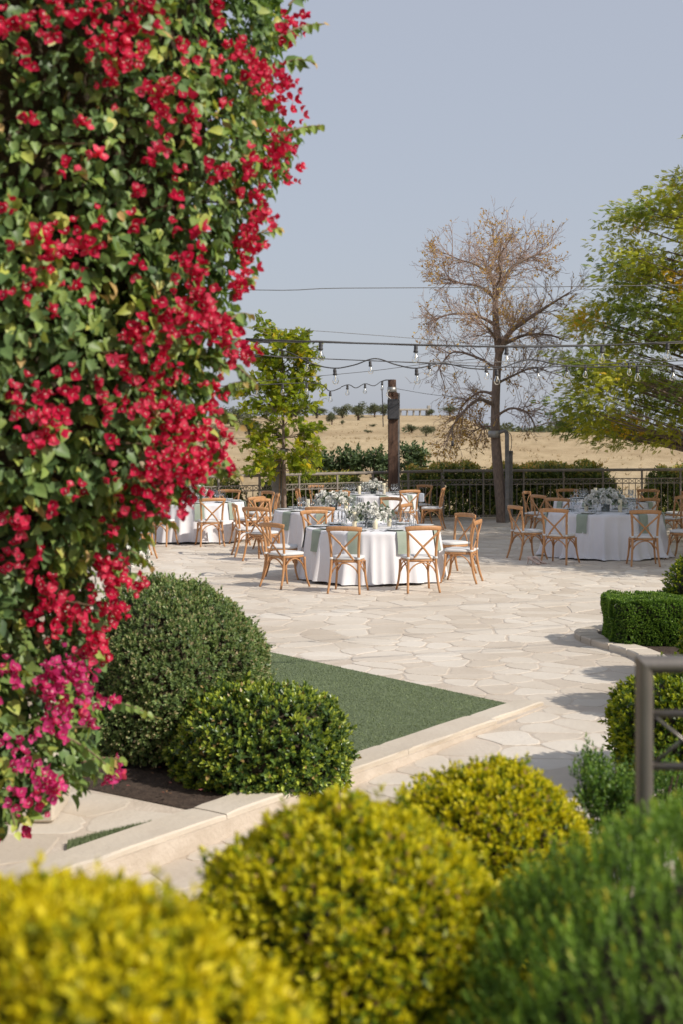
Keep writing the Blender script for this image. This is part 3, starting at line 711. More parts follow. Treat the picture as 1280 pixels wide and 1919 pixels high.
CL = [(20,60,55),(80,40,40),(110,12,35),(170,30,50),(195,135,55),(225,110,50),(262,30,50),(240,45,35),(165,85,30),(330,100,35),(395,125,25),(290,180,48),(285,232,35),(345,250,28),(380,320,40),(480,170,55),(465,140,40),(512,150,35),(455,310,40),(497,300,45),(505,272,30),(465,398,50),(452,440,35),(60,470,45),(120,462,40),(160,458,30),(65,512,28),(330,522,42),(345,490,38),(440,490,38),(425,525,38),(360,570,42),(340,602,45),(290,602,48),(240,622,42),(300,650,32),(235,690,36),(285,722,45),(210,680,28),(380,600,36),(415,655,42),(440,668,32),(400,640,36),(60,772,55),(30,742,38),(90,800,36),(180,750,36),(290,792,46),(330,800,46),(365,752,36),(250,762,36),(320,842,55),(355,850,50),(385,832,36),(300,872,46),(262,892,46),(290,922,50),(240,932,42),(415,880,18),(345,882,45),(10,980,30),(85,940,18),(190,992,22),(35,1050,42),(75,1112,42),(180,1062,52),(195,1085,42),(165,1132,42),(100,1152,46),(205,1140,22),(60,1152,28),(150,1192,42),(160,1202,36),(100,1280,62),(130,1262,45),(75,1292,36),(145,1312,28),(190,1312,14),(10,1262,32),(110,1342,26),(150,1352,26),(55,1492,36),(78,1478,28),(200,1440,30),(180,1450,22),(10,1532,14),(30,1560,14),(400,210,20),(430,90,25),(510,60,30),(540,30,22),(150,560,18),(240,420,16),(10,390,16),(300,420,22),(430,370,18)]
FP = []; FN = []; FS = []; Fc = []
rq = random.Random(17)
for _ in range(70):
    y_ = rq.uniform(0, 1500); CL.append((rq.uniform(0, float(np.interp(y_, [0, 700, 900, 1200, 1500], [520, 420, 380, 190, 90]))), y_, rq.uniform(10, 24)))
def cluster(p, nrm, r, pink):
    n = int(max(4, (r/.028)**2*2.0)); q = RNG.normal(0, 1, (n, 3)); st_ = RNG.uniform(.7, 1.45, 3); q = unit(q)*RNG.random((n, 1))**.5*r*1.05*st_
    s_ = q @ nrm; q -= np.outer(np.minimum(s_, 0)*.7, nrm)
    FP.append(p + nrm*.045 + q); FN.append(unit(nrm*.7 + q/r*.9 + np.array([0, 0, .25]) + RNG.normal(0, .75, (n, 3)))); FS.append(RNG.uniform(.023, .040, n)); Fc.append(np.clip(RNG.normal(.72 if pink else .24, .12, n), .0 if not pink else .45, .44 if not pink else .84))
for x, y, r in CL:
    p = b_surf(x, y); nr = unit(np.array([(p[0]-BX), (p[1]-BD)/.72, 0.05])); cluster(p, nr, r*.92/FPX*p[1], y > 1235)
p_, n_ = b_points(150, 0)
for i in range(len(p_)):
    px = 640 + p_[i, 0]*FPX/p_[i, 1]; 
    if n_[i] @ unit(CAMP - p_[i]) < .12 or px < -30: cluster(p_[i], n_[i], random.uniform(.04, .11), p_[i, 2] < 1.2)
FP, FN, FS, Fc = map(np.concatenate, (FP, FN, FS, Fc)); FR = frames(np.cross(FN, rnd_dirs(len(FN))), FN)
# best-showing 300 flowers as parts
y = FP[:, 1]; px = 640 + FP[:, 0]*FPX/y; py = 795 + (EYE-FP[:, 2])*FPX/y
sco = FS/y*np.where((px > 5) & (py > 5) & (px < 1270), 1, 0)*(.4 + np.clip((FN*unit(CAMP-FP)).sum(1), 0, 1)); sel = np.zeros(len(FP), bool); sel[np.argsort(-sco)[:300]] = True
nv = 10; vm = [mesh('flower', FLOW[0], FLOW[1], M['bract'], c=np.where(FCM > .5, 1, (v+.5)/nv*.88)) for v in range(nv)]
for i_ in np.nonzero(sel)[0]:
    o = bpy.data.objects.new('flower', vm[min(nv-1, int(Fc[i_]/.88*nv))]); o.location = FP[i_] - np.array([BX, BD, 0]); o.rotation_mode = 'QUATERNION'
    o.rotation_quaternion = Matrix(FR[i_].tolist()).to_quaternion(); o.scale = (FS[i_],)*3; COL.objects.link(o); o.parent = boug
V, F, C = scatter(FLOW, FP[~sel], FR[~sel], FS[~sel], Fc[~sel]); C = np.where(np.tile(FCM, (~sel).sum()) > .5, 1, C)
o = put('blossom', mesh('blossom', V - np.array([BX, BD, 0]), F, M['bract'], c=C), boug); o['kind'] = 'stuff'

# stone pillar behind the vine
pil = empty('stone_pillar', (-1.93, 8.42, 0)); tag(pil, 'square cream stone pillar standing behind the foot of the bougainvillea', 'pillar', kind='thing')
z = 0.0; rnd = random.Random(2)
while z < 3.2:
    h = rnd.uniform(.16, .26); split = rnd.uniform(-.08, .08)
    for (x0, x1) in ((-.27, split - .006), (split + .006, .27)):
        e = rnd.uniform(-.012, .012); mb = MB().box((x0 + (e if x0 < -.2 else 0), -.25 + rnd.uniform(-.012, .012), z + .006), (x1 + (e if x1 > .2 else 0), .25, z + h), .016)
        put('block', mesh('block', mb.V, mb.F, M['kerb'], c=rnd.random()), pil)
    z += h
put('mortar_core', MB().box((-.24, -.22, 0), (.24, .235, z - .01)).mesh('mortar_core', M['mortar']), pil)

# ------------------------------------------------------------------ clipped shrubs
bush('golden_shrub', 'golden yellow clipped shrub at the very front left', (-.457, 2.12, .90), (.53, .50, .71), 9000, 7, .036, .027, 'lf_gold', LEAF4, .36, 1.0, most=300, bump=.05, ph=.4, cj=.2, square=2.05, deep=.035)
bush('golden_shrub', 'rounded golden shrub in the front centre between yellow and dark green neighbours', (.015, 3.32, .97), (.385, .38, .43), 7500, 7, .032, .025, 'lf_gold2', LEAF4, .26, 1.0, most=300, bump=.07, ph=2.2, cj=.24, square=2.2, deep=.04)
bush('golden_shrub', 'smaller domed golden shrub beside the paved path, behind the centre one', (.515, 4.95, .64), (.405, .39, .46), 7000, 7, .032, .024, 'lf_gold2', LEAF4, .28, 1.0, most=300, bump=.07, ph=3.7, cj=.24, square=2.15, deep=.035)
big = bush('clipped_shrub', 'large dome-clipped green shrub beside the turf and bougainvillea', (-1.22, 10.0, .46), (.73, .75, .74), 12000, 7, .035, .030, 'lf_box', LEAF2, .15, .85, bump=.085, f=2.4, ph=.9, zlow=-.55, upb=.35, cj=.16)
put('trunk', tubes_np([(np.array([(.1, -.1, -.15), (.12, -.12, .25), (0, 0, .8)]), np.array([.07, .06, .05]), 8)], 'trunk', M['bark']), big)
bush('clipped_shrub', 'smaller glossy-leaved rounded green shrub against the cream kerb', (-.53, 9.25, .17), (.56, .52, .43), 3300, 8, .045, .046, 'lf_pitt', LEAF4, .0, .95, bump=.09, f=3, ph=5.0, zlow=-.8, square=2.3, cj=.16, upb=.35)
# rosemary-like shrub, upright shoots
def rosemary():
    root = empty('rosemary_shrub', (.74, 2.85, .75)); tag(root, 'dense dark green needle-leaved shrub filling the front right corner', 'shrub')
    pos, nrm = dome(6500, (.98, 3.0, .82), (.80, .66, .66), .05, 3, .3, -.25, 2.4)
    pos = pos - nrm*(RNG.random(len(pos))**2*.09)[:, None]
    d = unit(nrm*.75 + np.array([0, 0, .9]) + RNG.normal(0, .2, pos.shape))
    P, R, S, C = shoots(pos, d, RNG.uniform(.05, .09, len(pos)), 16, 1.1, .4, .022, .1, .75, .16)
    leaves(root, NEEDLE, P, R, np.stack([S*1.9, S, S], -1), C, M['lf_rose'])
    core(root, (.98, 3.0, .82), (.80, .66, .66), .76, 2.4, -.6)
rosemary()
# right-hand bed
bush('round_shrub', 'round lime-green shrub behind the metal railing', (2.36, 9.2, .30), (.60, .60, .44), 3000, 8, .045, .042, 'lf_lime', LEAF4, .0, .95, bump=.06, ph=1.7, zlow=-.75, square=2.5, upb=.35)
bush('round_shrub', 'round lime-green shrub past the first in the right-hand bed', (3.25, 11.15, .55), (.58, .58, .58), 1500, 8, .045, .045, 'lf_lime', LEAF2, .0, .9, bump=.06, ph=2.7, zlow=-.6, upb=.35)
bush('round_shrub', 'third round green shrub in the right-hand bed before the square hedge', (3.75, 12.5, .55), (.60, .58, .58), 1300, 8, .045, .045, 'lf_lime', LEAF2, .0, .9, bump=.06, ph=4.1, zlow=-.6, upb=.35)
bush('round_shrub', 'round yellow-green shrub growing behind the low square hedge', (4.0, 15.25, .50), (.52, .50, .50), 2000, 8, .04, .035, 'lf_lime', LEAF2, .1, .95, bump=.04, ph=6.2, zlow=-.6, upb=.35)
def box_hedge():
    x0, x1, y0, y1, z0, z1 = 2.78, 4.6, 14.42, 15.25, .05, .50
    root = empty('box_hedge', (3.2, 14.9, .09)); tag(root, 'low square-clipped green hedge in the kerbed bed on the right', 'hedge')
    n = 9500; P = []; N = []
    for (k, cnt) in (('front', .36), ('top', .36), ('left', .16), ('back', .12)):
        m = int(n*cnt); a, b = RNG.random(m), RNG.random(m)
        if k == 'front': P.append(np.stack([x0+(x1-x0)*a, np.full(m, y0), z0+(z1-z0)*b], -1)); N.append(np.tile([0, -1, .05], (m, 1)))
        if k == 'top': P.append(np.stack([x0+(x1-x0)*a, y0+(y1-y0)*b, np.full(m, z1)], -1)); N.append(np.tile([0, 0, 1.], (m, 1)))
        if k == 'left': P.append(np.stack([np.full(m, x0), y0+(y1-y0)*a, z0+(z1-z0)*b], -1)); N.append(np.tile([-1, 0, .05], (m, 1)))
        if k == 'back': P.append(np.stack([x0+(x1-x0)*a, np.full(m, y1), z0+(z1-z0)*b], -1)); N.append(np.tile([0, 1, .05], (m, 1)))
    P = np.concatenate(P); N = np.concatenate(N)
    # round the corner and let the top sag a little
    ex = np.clip((x0+.18-P[:, 0])/.18, 0, 1); P[:, 1] = np.where(P[:, 1] < 14.85, np.maximum(P[:, 1], y0+.16*ex**2), np.minimum(P[:, 1], y1-.16*ex**2))
    ez = np.clip((P[:, 2]-(z1-.09))/.09, 0, 1); P[:, 1] = np.where(P[:, 1] < 14.85, np.maximum(P[:, 1], y0+.06*ez**2), P[:, 1])
    P += unit(N)*(lump(P, 5, 1)*.03)[:, None]
    d = unit(N + np.array([0, 0, .45]) + RNG.normal(0, .35, P.shape))
    Q, R, S, C = shoots(P, d, .04, 7, 1.1, .3, .026, .05, .85)
    leaves(root, LEAF2, Q, R, S, C, M['lf_hedge'])
    put('twigs_or_shade_core', MB().box((x0+.07-3.2, y0+.07-14.9, 0), (x1-.05-3.2, y1-.07-14.9, z1-.07-.09), .1).mesh('twigs_or_shade_core', M['inner']), root)  # solid filler box, its dark colour painted in for the hedge's shaded inside
box_hedge()
# thin upright plant on the bank
def thin_plant():
    root = empty('young_shrub', (1.13, 6.0, -.05)); tag(root, 'small loose upright shrub between golden dome and railing post', 'shrub')
    P = []; D_ = []
    for (px, py, r, n) in [(1112,1440,.055,150),(1118,1470,.09,210),(1135,1500,.12,240),(1160,1470,.05,90),(1175,1505,.11,240),(1215,1520,.13,240),(1255,1480,.10,170),(1265,1530,.14,220),(1140,1545,.14,200)]:
        c = np.array(at(px, py, 6.0 + random.uniform(-.12, .12))); q = RNG.normal(0, 1, (n, 3))*np.array([.5, .5, .75])*r; P.append(c + q); D_.append(unit(q/r*.4 + np.array([0, 0, 1.]) + RNG.normal(0, .3, (n, 3))))
    P = np.concatenate(P); D_ = np.concatenate(D_)
    Q, R, S, C = shoots(P, D_, .045, 8, 1.0, .3, .020, .1, .9, .15)
    leaves(root, LEAF2, Q, R, S, C, M['lf_hedge'])
    st = []
    for k in range(16):
        e = np.array(at(random.uniform(1100, 1275), random.uniform(1440, 1530), 6.0)); b = np.array([1.13 + random.uniform(-.05, .2), 6.0, -.08]); st.append((np.array([b, (b+e)/2 + [0, 0, .05], e]), np.array([.008, .006, .003]), 4))
    me = tubes_np(st, 'stem', M['twig']); me.transform(Matrix.Translation((-1.13, -6.0, .05))); put('stem', me, root)
thin_plant()

# ------------------------------------------------------------------ trees
def perp(d):
    a = d.cross(Vector((0.3, 0.5, 0.8)));
    return (a if a.length > 1e-3 else d.cross(Vector((1, 0, 0)))).normalized()
def grow(out, tips, p, d, L, r, lev, P, rnd):
    n = P['seg'][lev]; pts = [p.copy()]; ds = [d.copy()]
    for i in range(n):
        d = (d + Vector((rnd.gauss(0, 1), rnd.gauss(0, 1), rnd.gauss(0, 1)))*P['wig'][lev] + Vector((0, 0, P['trop'][lev]))).normalized()
        p = p + d*(L/n); pts.append(p.copy()); ds.append(d.copy())
    last = lev == P['max']
    out.append((np.array(pts), np.linspace(r, max(r*(.3 if not last else .35), P['rmin']), n+1), P['sides'][lev]))
    if last: tips.append((pts[-1], d)); return
    nc = P['nc'][lev]
    for k in range(nc):
        t = P['t0'][lev] + (1 - P['t0'][lev])*(k + rnd.random()*.8)/nc; t = min(t, 1); f = t*n; i = min(int(f), n-1)
        q = pts[i].lerp(pts[i+1], f - i); dd = ds[i+1]
        ax = Quaternion(dd, rnd.uniform(0, 6.283)) @ perp(dd)
        nd_ = Quaternion(ax, math.radians(rnd.gauss(P['ang'][lev], 9))) @ dd
        grow(out, tips, q, nd_, L*P['ratio'][lev]*rnd.uniform(.7, 1.2)*(1.15 - .45*t), max(r*(1 - .65*t)*.62, P['rmin']), lev+1, P, rnd)
def limb(out, pts, r0, r1, sides=7, k=5):
    s = spline(pts, k); out.append((np.array([tuple(p) for p in s]), np.linspace(r0, r1, len(s)), sides)); return s

# bare tree with a few orange leaves
BD_ = 33.6
def bare_tree():
    base = ground(942, 979); rnd = random.Random(5)
    root = empty('bare_tree', base); tag(root, 'nearly leafless tree with sparse orange leaves standing by the fence', 'tree')
    out = []; tips = []
    q = lambda x, y, dd=0.0: at(x, y if y > 540 else 540 - (540 - y)*.60, base.y + dd)
    limb(out, [q(943, 990), q(941, 955), q(936, 900), q(931, 840), q(929, 780), q(932, 700), q(936, 660)], .145, .085, 10)
    # the lower trunk flares
    limbs = [
        ([q(936, 660), q(930, 600), q(928, 540), q(916, 490), q(905, 440)], .10, .02),
        ([q(928, 560), q(945, 520), q(958, 480), q(985, 450), q(1015, 432)], .07, .015),
        ([q(936, 665), q(955, 625, -.3), q(990, 598, -.5), q(1030, 572, -.6), q(1068, 548, -.7)], .075, .015),
        ([q(945, 645), q(985, 628, .3), q(1030, 628, .6), q(1065, 640, .9)], .05, .012),
        ([q(929, 560), q(900, 535, .4), q(865, 525, .7), q(825, 508, 1.0)], .045, .01),
        ([q(932, 610), q(890, 590, -.4), q(840, 590, -.8), q(795, 608, -1.0)], .045, .01),
        ([q(930, 690), q(895, 670, .5), q(850, 660, .8), q(822, 690, 1.1)], .04, .01),
        ([q(929, 760), q(895, 750, -.5), q(855, 790, -.9), q(838, 828, -1.1)], .05, .01),
        ([q(930, 740), q(900, 735, .6), q(868, 760, 1.1), q(850, 800, 1.4)], .04, .01),
        ([q(930, 720), q(960, 705, .5), q(1000, 690, .9), q(1040, 700, 1.1)], .035, .01),
        ([q(930, 780), q(960, 765, -.6), q(990, 775, -.9), q(1005, 800, -1.2)], .035, .01),
        ([q(916, 490), q(890, 465, .3), q(860, 450, .6), q(835, 430, .8)], .035, .008),
        ([q(928, 540), q(940, 500, -1.0), q(935, 450, -1.5), q(945, 415, -1.8)], .04, .008),
        ([q(926, 520), q(920, 480, 1.0), q(930, 440, 1.4), q(925, 408, 1.6)], .04, .008),
        ([q(958, 480), q(975, 450, .6), q(985, 425, .9)], .03, .008),
        ([q(931, 640), q(920, 620, -1.2), q(900, 600, -2.0)], .035, .008),
        ([q(931, 650), q(950, 630, 1.3), q(975, 600, 2.2)], .035, .008),
        ([q(930, 800), q(905, 800, .8), q(880, 815, 1.3)], .03, .008),
    ]
    P = dict(seg=[4, 4, 3], wig=[.16, .2, .22], trop=[.05, .05, .04], nc=[5, 3, 0], t0=[.15, .2, 0], ang=[42, 40, 40], ratio=[.62, .6, .5], sides=[4, 3, 3], max=2, rmin=.0038)
    for pts, r0, r1 in limbs:
        s = limb(out, pts, r0, r1, 6); n = len(s); low = pts[-1].z < 2.6
        P['trop'] = [-.06, -.02, 0] if low else [.06, .05, .03]
        L = sum((s[i+1] - s[i]).length for i in range(n-1))
        for k in range(int(6 + L*6.5)):
            t = .18 + .82*rnd.random(); i = min(int(t*(n-1)), n-2); d = (s[i+1] - s[i]).normalized()
            ax = Quaternion(d, rnd.uniform(0, 6.283)) @ perp(d)
            nd_ = (Quaternion(ax, math.radians(rnd.gauss(48, 14))) @ d); grow(out, tips, s[i].lerp(s[i+1], rnd.random()), nd_, rnd.uniform(.5, 1.0)*(.95 if not low else .75), .012, 0, P, rnd)
    big_ = [b for b in out if b[1][0] > .0125]; sm_ = [b for b in out if b[1][0] <= .0125]
    me = tubes_np(big_, 'trunk', M['bark']); me.transform(Matrix.Translation(-base)); put('trunk', me, root)
    M['pinktwig'] = noisy('pinkish_twig_bark', (0.26, 0.18, 0.14), (0.42, 0.30, 0.245), 5, .8)
    me = tubes_np(sm_, 'twigs_or_shade_core', M['pinktwig']); me.transform(Matrix.Translation(-base)); put('twigs_or_shade_core', me, root)
    n = len(tips); sel = [i for i in range(n) if rnd.random() < (.6 if noise.noise(Vector(tips[i][0])*.9) > .10 else .08)]
    pos = np.array([tuple(tips[i][0]) for i in sel]); d = np.array([tuple(tips[i][1]) for i in sel]); m = len(sel)
    Q = []; Rm = []; S = []; C = []
    for k in range(4):
        dd = unit(d + RNG.normal(0, .5, (m, 3))); Q.append(pos - d*RNG.uniform(0, .22, (m, 1))); Rm.append(frames(dd, rnd_dirs(m))); S.append(RNG.uniform(.04, .075, m)); C.append(RNG.random(m))
    M['lf_orange'] = leafy('orange_leaf', [(0, (0.50, 0.29, 0.07)), (0.6, (0.66, 0.44, 0.11)), (1, (0.72, 0.54, 0.16))], .6, .45, tint=(1.1, 1, .6))
    leaves(root, LEAF2, *map(np.concatenate, (Q, Rm, S, C)), M['lf_orange'])
bare_tree()
# steel props for the bare tree
def prop(px, ytop, D, label, arm):
    b = ground(px, 795 + EYE*FPX/D); t = at(px, ytop, D); h = t.z
    r = empty('tree_prop', (b.x, b.y, 0)); tag(r, label, 'post')
    put('post', MB().box((-.045, -.045, 0), (.045, .045, h), .008).mesh('post', M['greypost']), r)
    if arm:
        put('arm', MB().tube(spline([(0, 0, h - .03), (-.03, 0, h + .04), (-.10, 0, h + .05), (-.22, .02, h + .0), (-.27, .02, h - .01)], 3), .042, 8).mesh('arm', M['greypost'], True), r)
        put('strap', MB().lathe([(.130, h-.10), (.138, h-.10), (.138, h+.06), (.130, h+.06)], 16, (-.30, .06, 0), False).mesh('strap', M['band'], True), r)
        put('cable', MB().tube(spline([(.0, -.05, h+.05), (.09, -.05, h-.05), (.10, -.05, h-.3), (.06, -.05, h-.45)], 4), .008, 5).mesh('cable', M['cable'], True), r)
    else: put('cap', MB().tube([(-.05, 0, h+.02), (.05, 0, h+.02)], .05, 8).mesh('cap', M['greypost'], True), r)
prop(951, 812, 33.2, 'taller grey steel prop with an arm strapped to the bare tree', True)
prop(958, 850, 33.6, 'shorter grey steel post beside the strapped tree prop', False)

# compound-leaf spray: a row of leaflets on a rachis
def spray_base(nl, w=.30, spread=.62):
    Vs = []; Fs = []; n0 = 0
    for i in range(nl):
        t = (i//2 + .6)/(nl//2 + .6); sd = -1 if i % 2 else 1; a = sd*(1.05 - .35*t)
        if i == nl-1: a = 0; t = 1
        L = .42*(1 - .35*t); ca, sa = math.cos(a), math.sin(a)
        b = LEAF2[0]*[L*w/.3, L, L]; b = np.stack([b[:, 0]*ca + b[:, 1]*sa, -b[:, 0]*sa + b[:, 1]*ca + t*spread, b[:, 2] - t*t*.12], -1)
        Vs.append(b); Fs.append(LEAF2[1] + n0); n0 += 4
    return np.concatenate(Vs), np.concatenate(Fs)
SPRAY9 = spray_base(9, .34); SPRAYF = spray_base(9, .27, .7)

# young staked tree
def young_tree():
    base = Vector(((532-640)/FPX*30.9, 30.9, 0)); rnd = random.Random(9)
    root = empty('young_tree', base); tag(root, 'slender young tree with bright yellow-green leaves tied to stakes', 'tree')
    out = []; tips = []; q = lambda x, y, dd=0.0: at(x, y, 30.9 + dd)
    tr = limb(out, [q(533, 990), q(532, 900), q(530, 800), q(529, 700), q(527, 625)], .05, .008, 8)
    P = dict(seg=[5, 3], wig=[.10, .2], trop=[.03, .03], nc=[9, 0], t0=[.2, 0], ang=[45, 40], ratio=[.48, .4], sides=[4, 3], max=1, rmin=.003)
    def env(y): return float(np.interp(y, [620, 660, 700, 740, 780, 830, 880, 905], [26, 70, 66, 72, 90, 82, 74, 42]))*30.9/FPX
    for k in range(60):
        y = 640 + 245*(k + rnd.random())/60; i = min(range(len(tr)), key=lambda i: abs(tr[i].z - at(532, y, 30.9).z))
        a = k*2.4 + rnd.uniform(-.5, .5); d = Vector((math.cos(a), math.sin(a), rnd.uniform(.15, .75) if y < 800 else rnd.uniform(-.35, .35))).normalized()
        grow(out, tips, tr[i].copy(), d, env(y)*rnd.uniform(.65, 1.05), .012, 0, P, rnd)
    me = tubes_np(out, 'trunk', M['bark']); me.transform(Matrix.Translation(-base)); put('trunk', me, root)
    pos = np.array([tuple(t[0]) for t in tips]); d = np.array([tuple(t[1]) for t in tips]); m = len(pos); Q = []; Rm = []; S = []; C = []
    cl = .5 + .35*lump(pos, 3.0, 1.2)
    for k in range(10):
        dd = unit(d*.8 + RNG.normal(0, .55, (m, 3)) + np.array([0, 0, -.1])); nn = np.array([0, -.3, 1.]) + RNG.normal(0, .5, (m, 3))
        Q.append(pos - d*RNG.uniform(0, .25, (m, 1)) + RNG.normal(0, .03, (m, 3))); Rm.append(frames(dd, nn)); S.append(RNG.uniform(.10, .185, m)); C.append(np.clip(cl + RNG.normal(0, .2, m), 0, 1))
    M['lf_young'] = leafy('yellow_green_leaf', [(0, (0.14, 0.20, 0.02)), (0.5, (0.30, 0.37, 0.03)), (0.85, (0.48, 0.48, 0.03)), (1, (0.66, 0.50, 0.03))], .5, .5)
    leaves(root, SPRAY9, *map(np.concatenate, (Q, Rm, S, C)), M['lf_young'])
    for k, dx in enumerate((-.06, -.13)):
        put('stake', MB().tube([(dx, -.02*k, 0), (dx + .05, 0, 2.25 - .5*k)], .018, 6).mesh('stake', M['cane'], True), root)
    put('tie', MB().lathe([(.07, 1.70), (.075, 1.70), (.075, 1.76), (.07, 1.76)], 10, (0, 0, 0), False).mesh('tie', M['band']), root)
young_tree()
gp = empty('grey_post', (at(517, 900, 31.3).x, 31.3, 0)); tag(gp, 'weathered grey post beside the young staked tree', 'post')
put('post', MB().box((-.10, -.07, 0), (.10, .07, 1.55), .012).mesh('post', M['greypost']), gp)
put('pipe', MB().tube([(.13, -.03, 0), (.13, -.03, 1.45)], .03, 8).mesh('pipe', M['band'], True), gp)

# leafy trees on the right: one in view, one beside it whose shade falls on the right-hand tables
def leafy_tree():
    TX, TD = 9.1, 31.0; rnd = random.Random(3)
    root = empty('leafy_tree', (TX, TD, 0)); tag(root, 'large feathery green tree with yellow tips overhanging the right side', 'tree', 'leafy trees right of the terrace')
    ZW = [(1.85, 1.9), (2.2, 4.55), (2.7, 4.8), (3.4, 4.5), (4.1, 4.25), (5.0, 4.0), (6.0, 3.5), (6.9, 3.2), (7.8, 1.9), (8.8, .9), (9.3, .2)]
    def hw(z): return float(np.interp(z, [a for a, b in ZW], [b for a, b in ZW]))
    cl = []
    while len(cl) < 480:
        z = rnd.uniform(1.95, 9.1); w = hw(z); a = rnd.uniform(0, 6.283); f = math.sqrt(rnd.uniform(.10, 1.0))
        if rnd.random() > w/4.8: continue
        cl.append(Vector((TX + (w*f - .12)*math.cos(a), TD + (w*f*.85)*math.sin(a), z + rnd.uniform(-.1, .1))))
    out = []; limb(out, [(TX, TD, 0), (TX-.1, TD, 1.2), (TX, TD+.1, 2.4), (TX+.1, TD, 4.5), (TX, TD, 7.5)], .22, .05, 10)
    for c in cl:
        z0 = max(1.3, min(7, c.z - .35*(Vector((c.x-TX, c.y-TD)).length))); p0 = Vector((TX, TD, z0)); md = p0.lerp(c, .5) + Vector((rnd.uniform(-.2, .2), rnd.uniform(-.2, .2), rnd.uniform(.05, .3)))
        s = [p0.lerp(md, t).lerp(md.lerp(c, t), t) for t in [i/6 for i in range(7)]]; out.append((np.array([tuple(v) for v in s]), np.linspace(.04, .006, 7), 5))
    me = tubes_np(out, 'trunk', M['bark']); me.transform(Matrix.Translation((-TX, -TD, 0))); put('trunk', me, root)
    Q = []; Rm = []; S = []; C = []
    for c in cl:
        m = 92; cen = np.array(tuple(c)); ax = np.array([c.x-TX, c.y-TD, 0]); ax = unit(ax[None])[0]
        rr_ = rnd.uniform(.34, .62); q = unit(RNG.normal(size=(m, 3)))*(RNG.random((m, 1))**.45)*rr_*np.array([1, 1, .62])
        q += np.outer(q @ ax, ax)*.35
        dd = unit(q/rr_*.7 + ax*.6 + RNG.normal(0, .4, (m, 3)) + np.array([0, 0, -.05])); nn = np.array([0, 0, 1.]) + q/rr_*.6 + RNG.normal(0, .45, (m, 3))
        base_c = .55 + .30*float(lump(cen[None], .9, 2.0)[0]) + rnd.gauss(0, .10)
        Q.append(cen + q); Rm.append(frames(dd, nn)); S.append(RNG.uniform(.10, .19, m)); C.append(np.clip(base_c + RNG.normal(0, .10, m) + (.5 if rnd.random() < .05 else 0), 0, 1))
    M['lf_tree'] = leafy('feathery_leaf', [(0, (0.036, 0.062, 0.014)), (0.4, (0.090, 0.112, 0.018)), (0.7, (0.185, 0.182, 0.020)), (0.92, (0.25, 0.24, 0.022)), (1, (0.30, 0.20, 0.02))], .5, .45, gain=2.7)
    leaves(root, SPRAYF, *map(np.concatenate, (Q, Rm, S, C)), M['lf_tree'])
    return root
lt = leafy_tree()
lt2 = copy_tree(lt); lt2.location = (10.7, 22.6, 0); lt2.rotation_euler = (0, 0, 2.2); lt2['label'] = 'feathery green tree just outside the right edge shading the right-hand tables'

# ------------------------------------------------------------------ planting behind the fence
def fence_pt(px):
    """point on the fence line at photograph column px"""
    k = (px - 640)/FPX
    for A, B in ((FA, FB), (FB, FC), (FC, FZ)):
        den = (B.x - A.x) - k*(B.y - A.y)
        t = (k*A.y - A.x)/den
        if t <= 1.0001: return A.lerp(B, t)
    return FZ
def fence_hedge(px0, px1, label, n, cols, h0=1.28, hv=.12, dens=1.0, thick=.75):
    A, B = fence_pt(px0), fence_pt(px1); L = (B-A).length; d = (B-A)/L; nb = Vector((-d.y, d.x))
    root = empty('hedge', (*A.lerp(B, .5), -.9)); tag(root, label, 'hedge')
    t = RNG.random(n)*L; w = RNG.random(n)**.7; sdp = .35 + thick*w
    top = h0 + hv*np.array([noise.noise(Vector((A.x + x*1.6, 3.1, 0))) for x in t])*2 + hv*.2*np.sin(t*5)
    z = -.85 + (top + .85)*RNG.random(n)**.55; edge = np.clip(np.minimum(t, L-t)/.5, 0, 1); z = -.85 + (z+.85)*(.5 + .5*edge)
    bulge = .12*lump(np.stack([t*1.5, z*2, w], -1), 1.3, .5)
    pos = np.stack([A.x + d.x*t + nb.x*(sdp+bulge), A.y + d.y*t + nb.y*(sdp+bulge), z], -1)
    dr = unit(RNG.normal(0, .5, (n, 3)) + np.array([-nb.x*.5, -nb.y*.5, .9]))
    Q, R, S, C = shoots(pos, dr, .11, 7, 1.1, .4, .078, .1, .6, .18)
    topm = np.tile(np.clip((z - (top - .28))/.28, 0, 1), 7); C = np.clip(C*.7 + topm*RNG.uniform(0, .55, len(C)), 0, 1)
    leaves(root, LEAF2, Q, R, S, C, cols)
    st = []
    for k in range(int(L*7)):
        tt = random.uniform(.1, L-.1); s_ = random.uniform(.45, .9); p = A + d*tt + nb*s_; st.append((np.array([(p.x, p.y, -.9), (p.x + random.uniform(-.2, .2), p.y + random.uniform(-.1, .1), .2), (p.x + random.uniform(-.3, .3), p.y + random.uniform(-.2, .2), 1.1)]), np.array([.018, .012, .005]), 4))
    me = tubes_np(st, 'stem', M['twig']); me.transform(Matrix.Translation(-Vector(root.location))); put('stem', me, root)
M['lf_red'] = leafy('red_tipped_leaf', [(0, (0.018, 0.028, 0.010)), (0.35, (0.045, 0.06, 0.016)), (0.6, (0.12, 0.11, 0.028)), (0.85, (0.20, 0.10, 0.04)), (1, (0.26, 0.15, 0.06))], .5, .25, gain=4.8)
M['lf_olivey'] = leafy('olive_yellow_leaf', [(0, (0.03, 0.042, 0.012)), (0.4, (0.08, 0.10, 0.02)), (0.7, (0.19, 0.175, 0.035)), (1, (0.27, 0.17, 0.05))], .5, .28, gain=2.4)
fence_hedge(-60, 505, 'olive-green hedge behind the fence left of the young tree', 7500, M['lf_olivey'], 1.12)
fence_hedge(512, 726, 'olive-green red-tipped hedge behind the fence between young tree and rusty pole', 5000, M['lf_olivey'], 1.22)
fence_hedge(752, 1192, 'dark red-tipped hedge behind the fence around the bare tree', 12000, M['lf_red'], 1.30, .16)
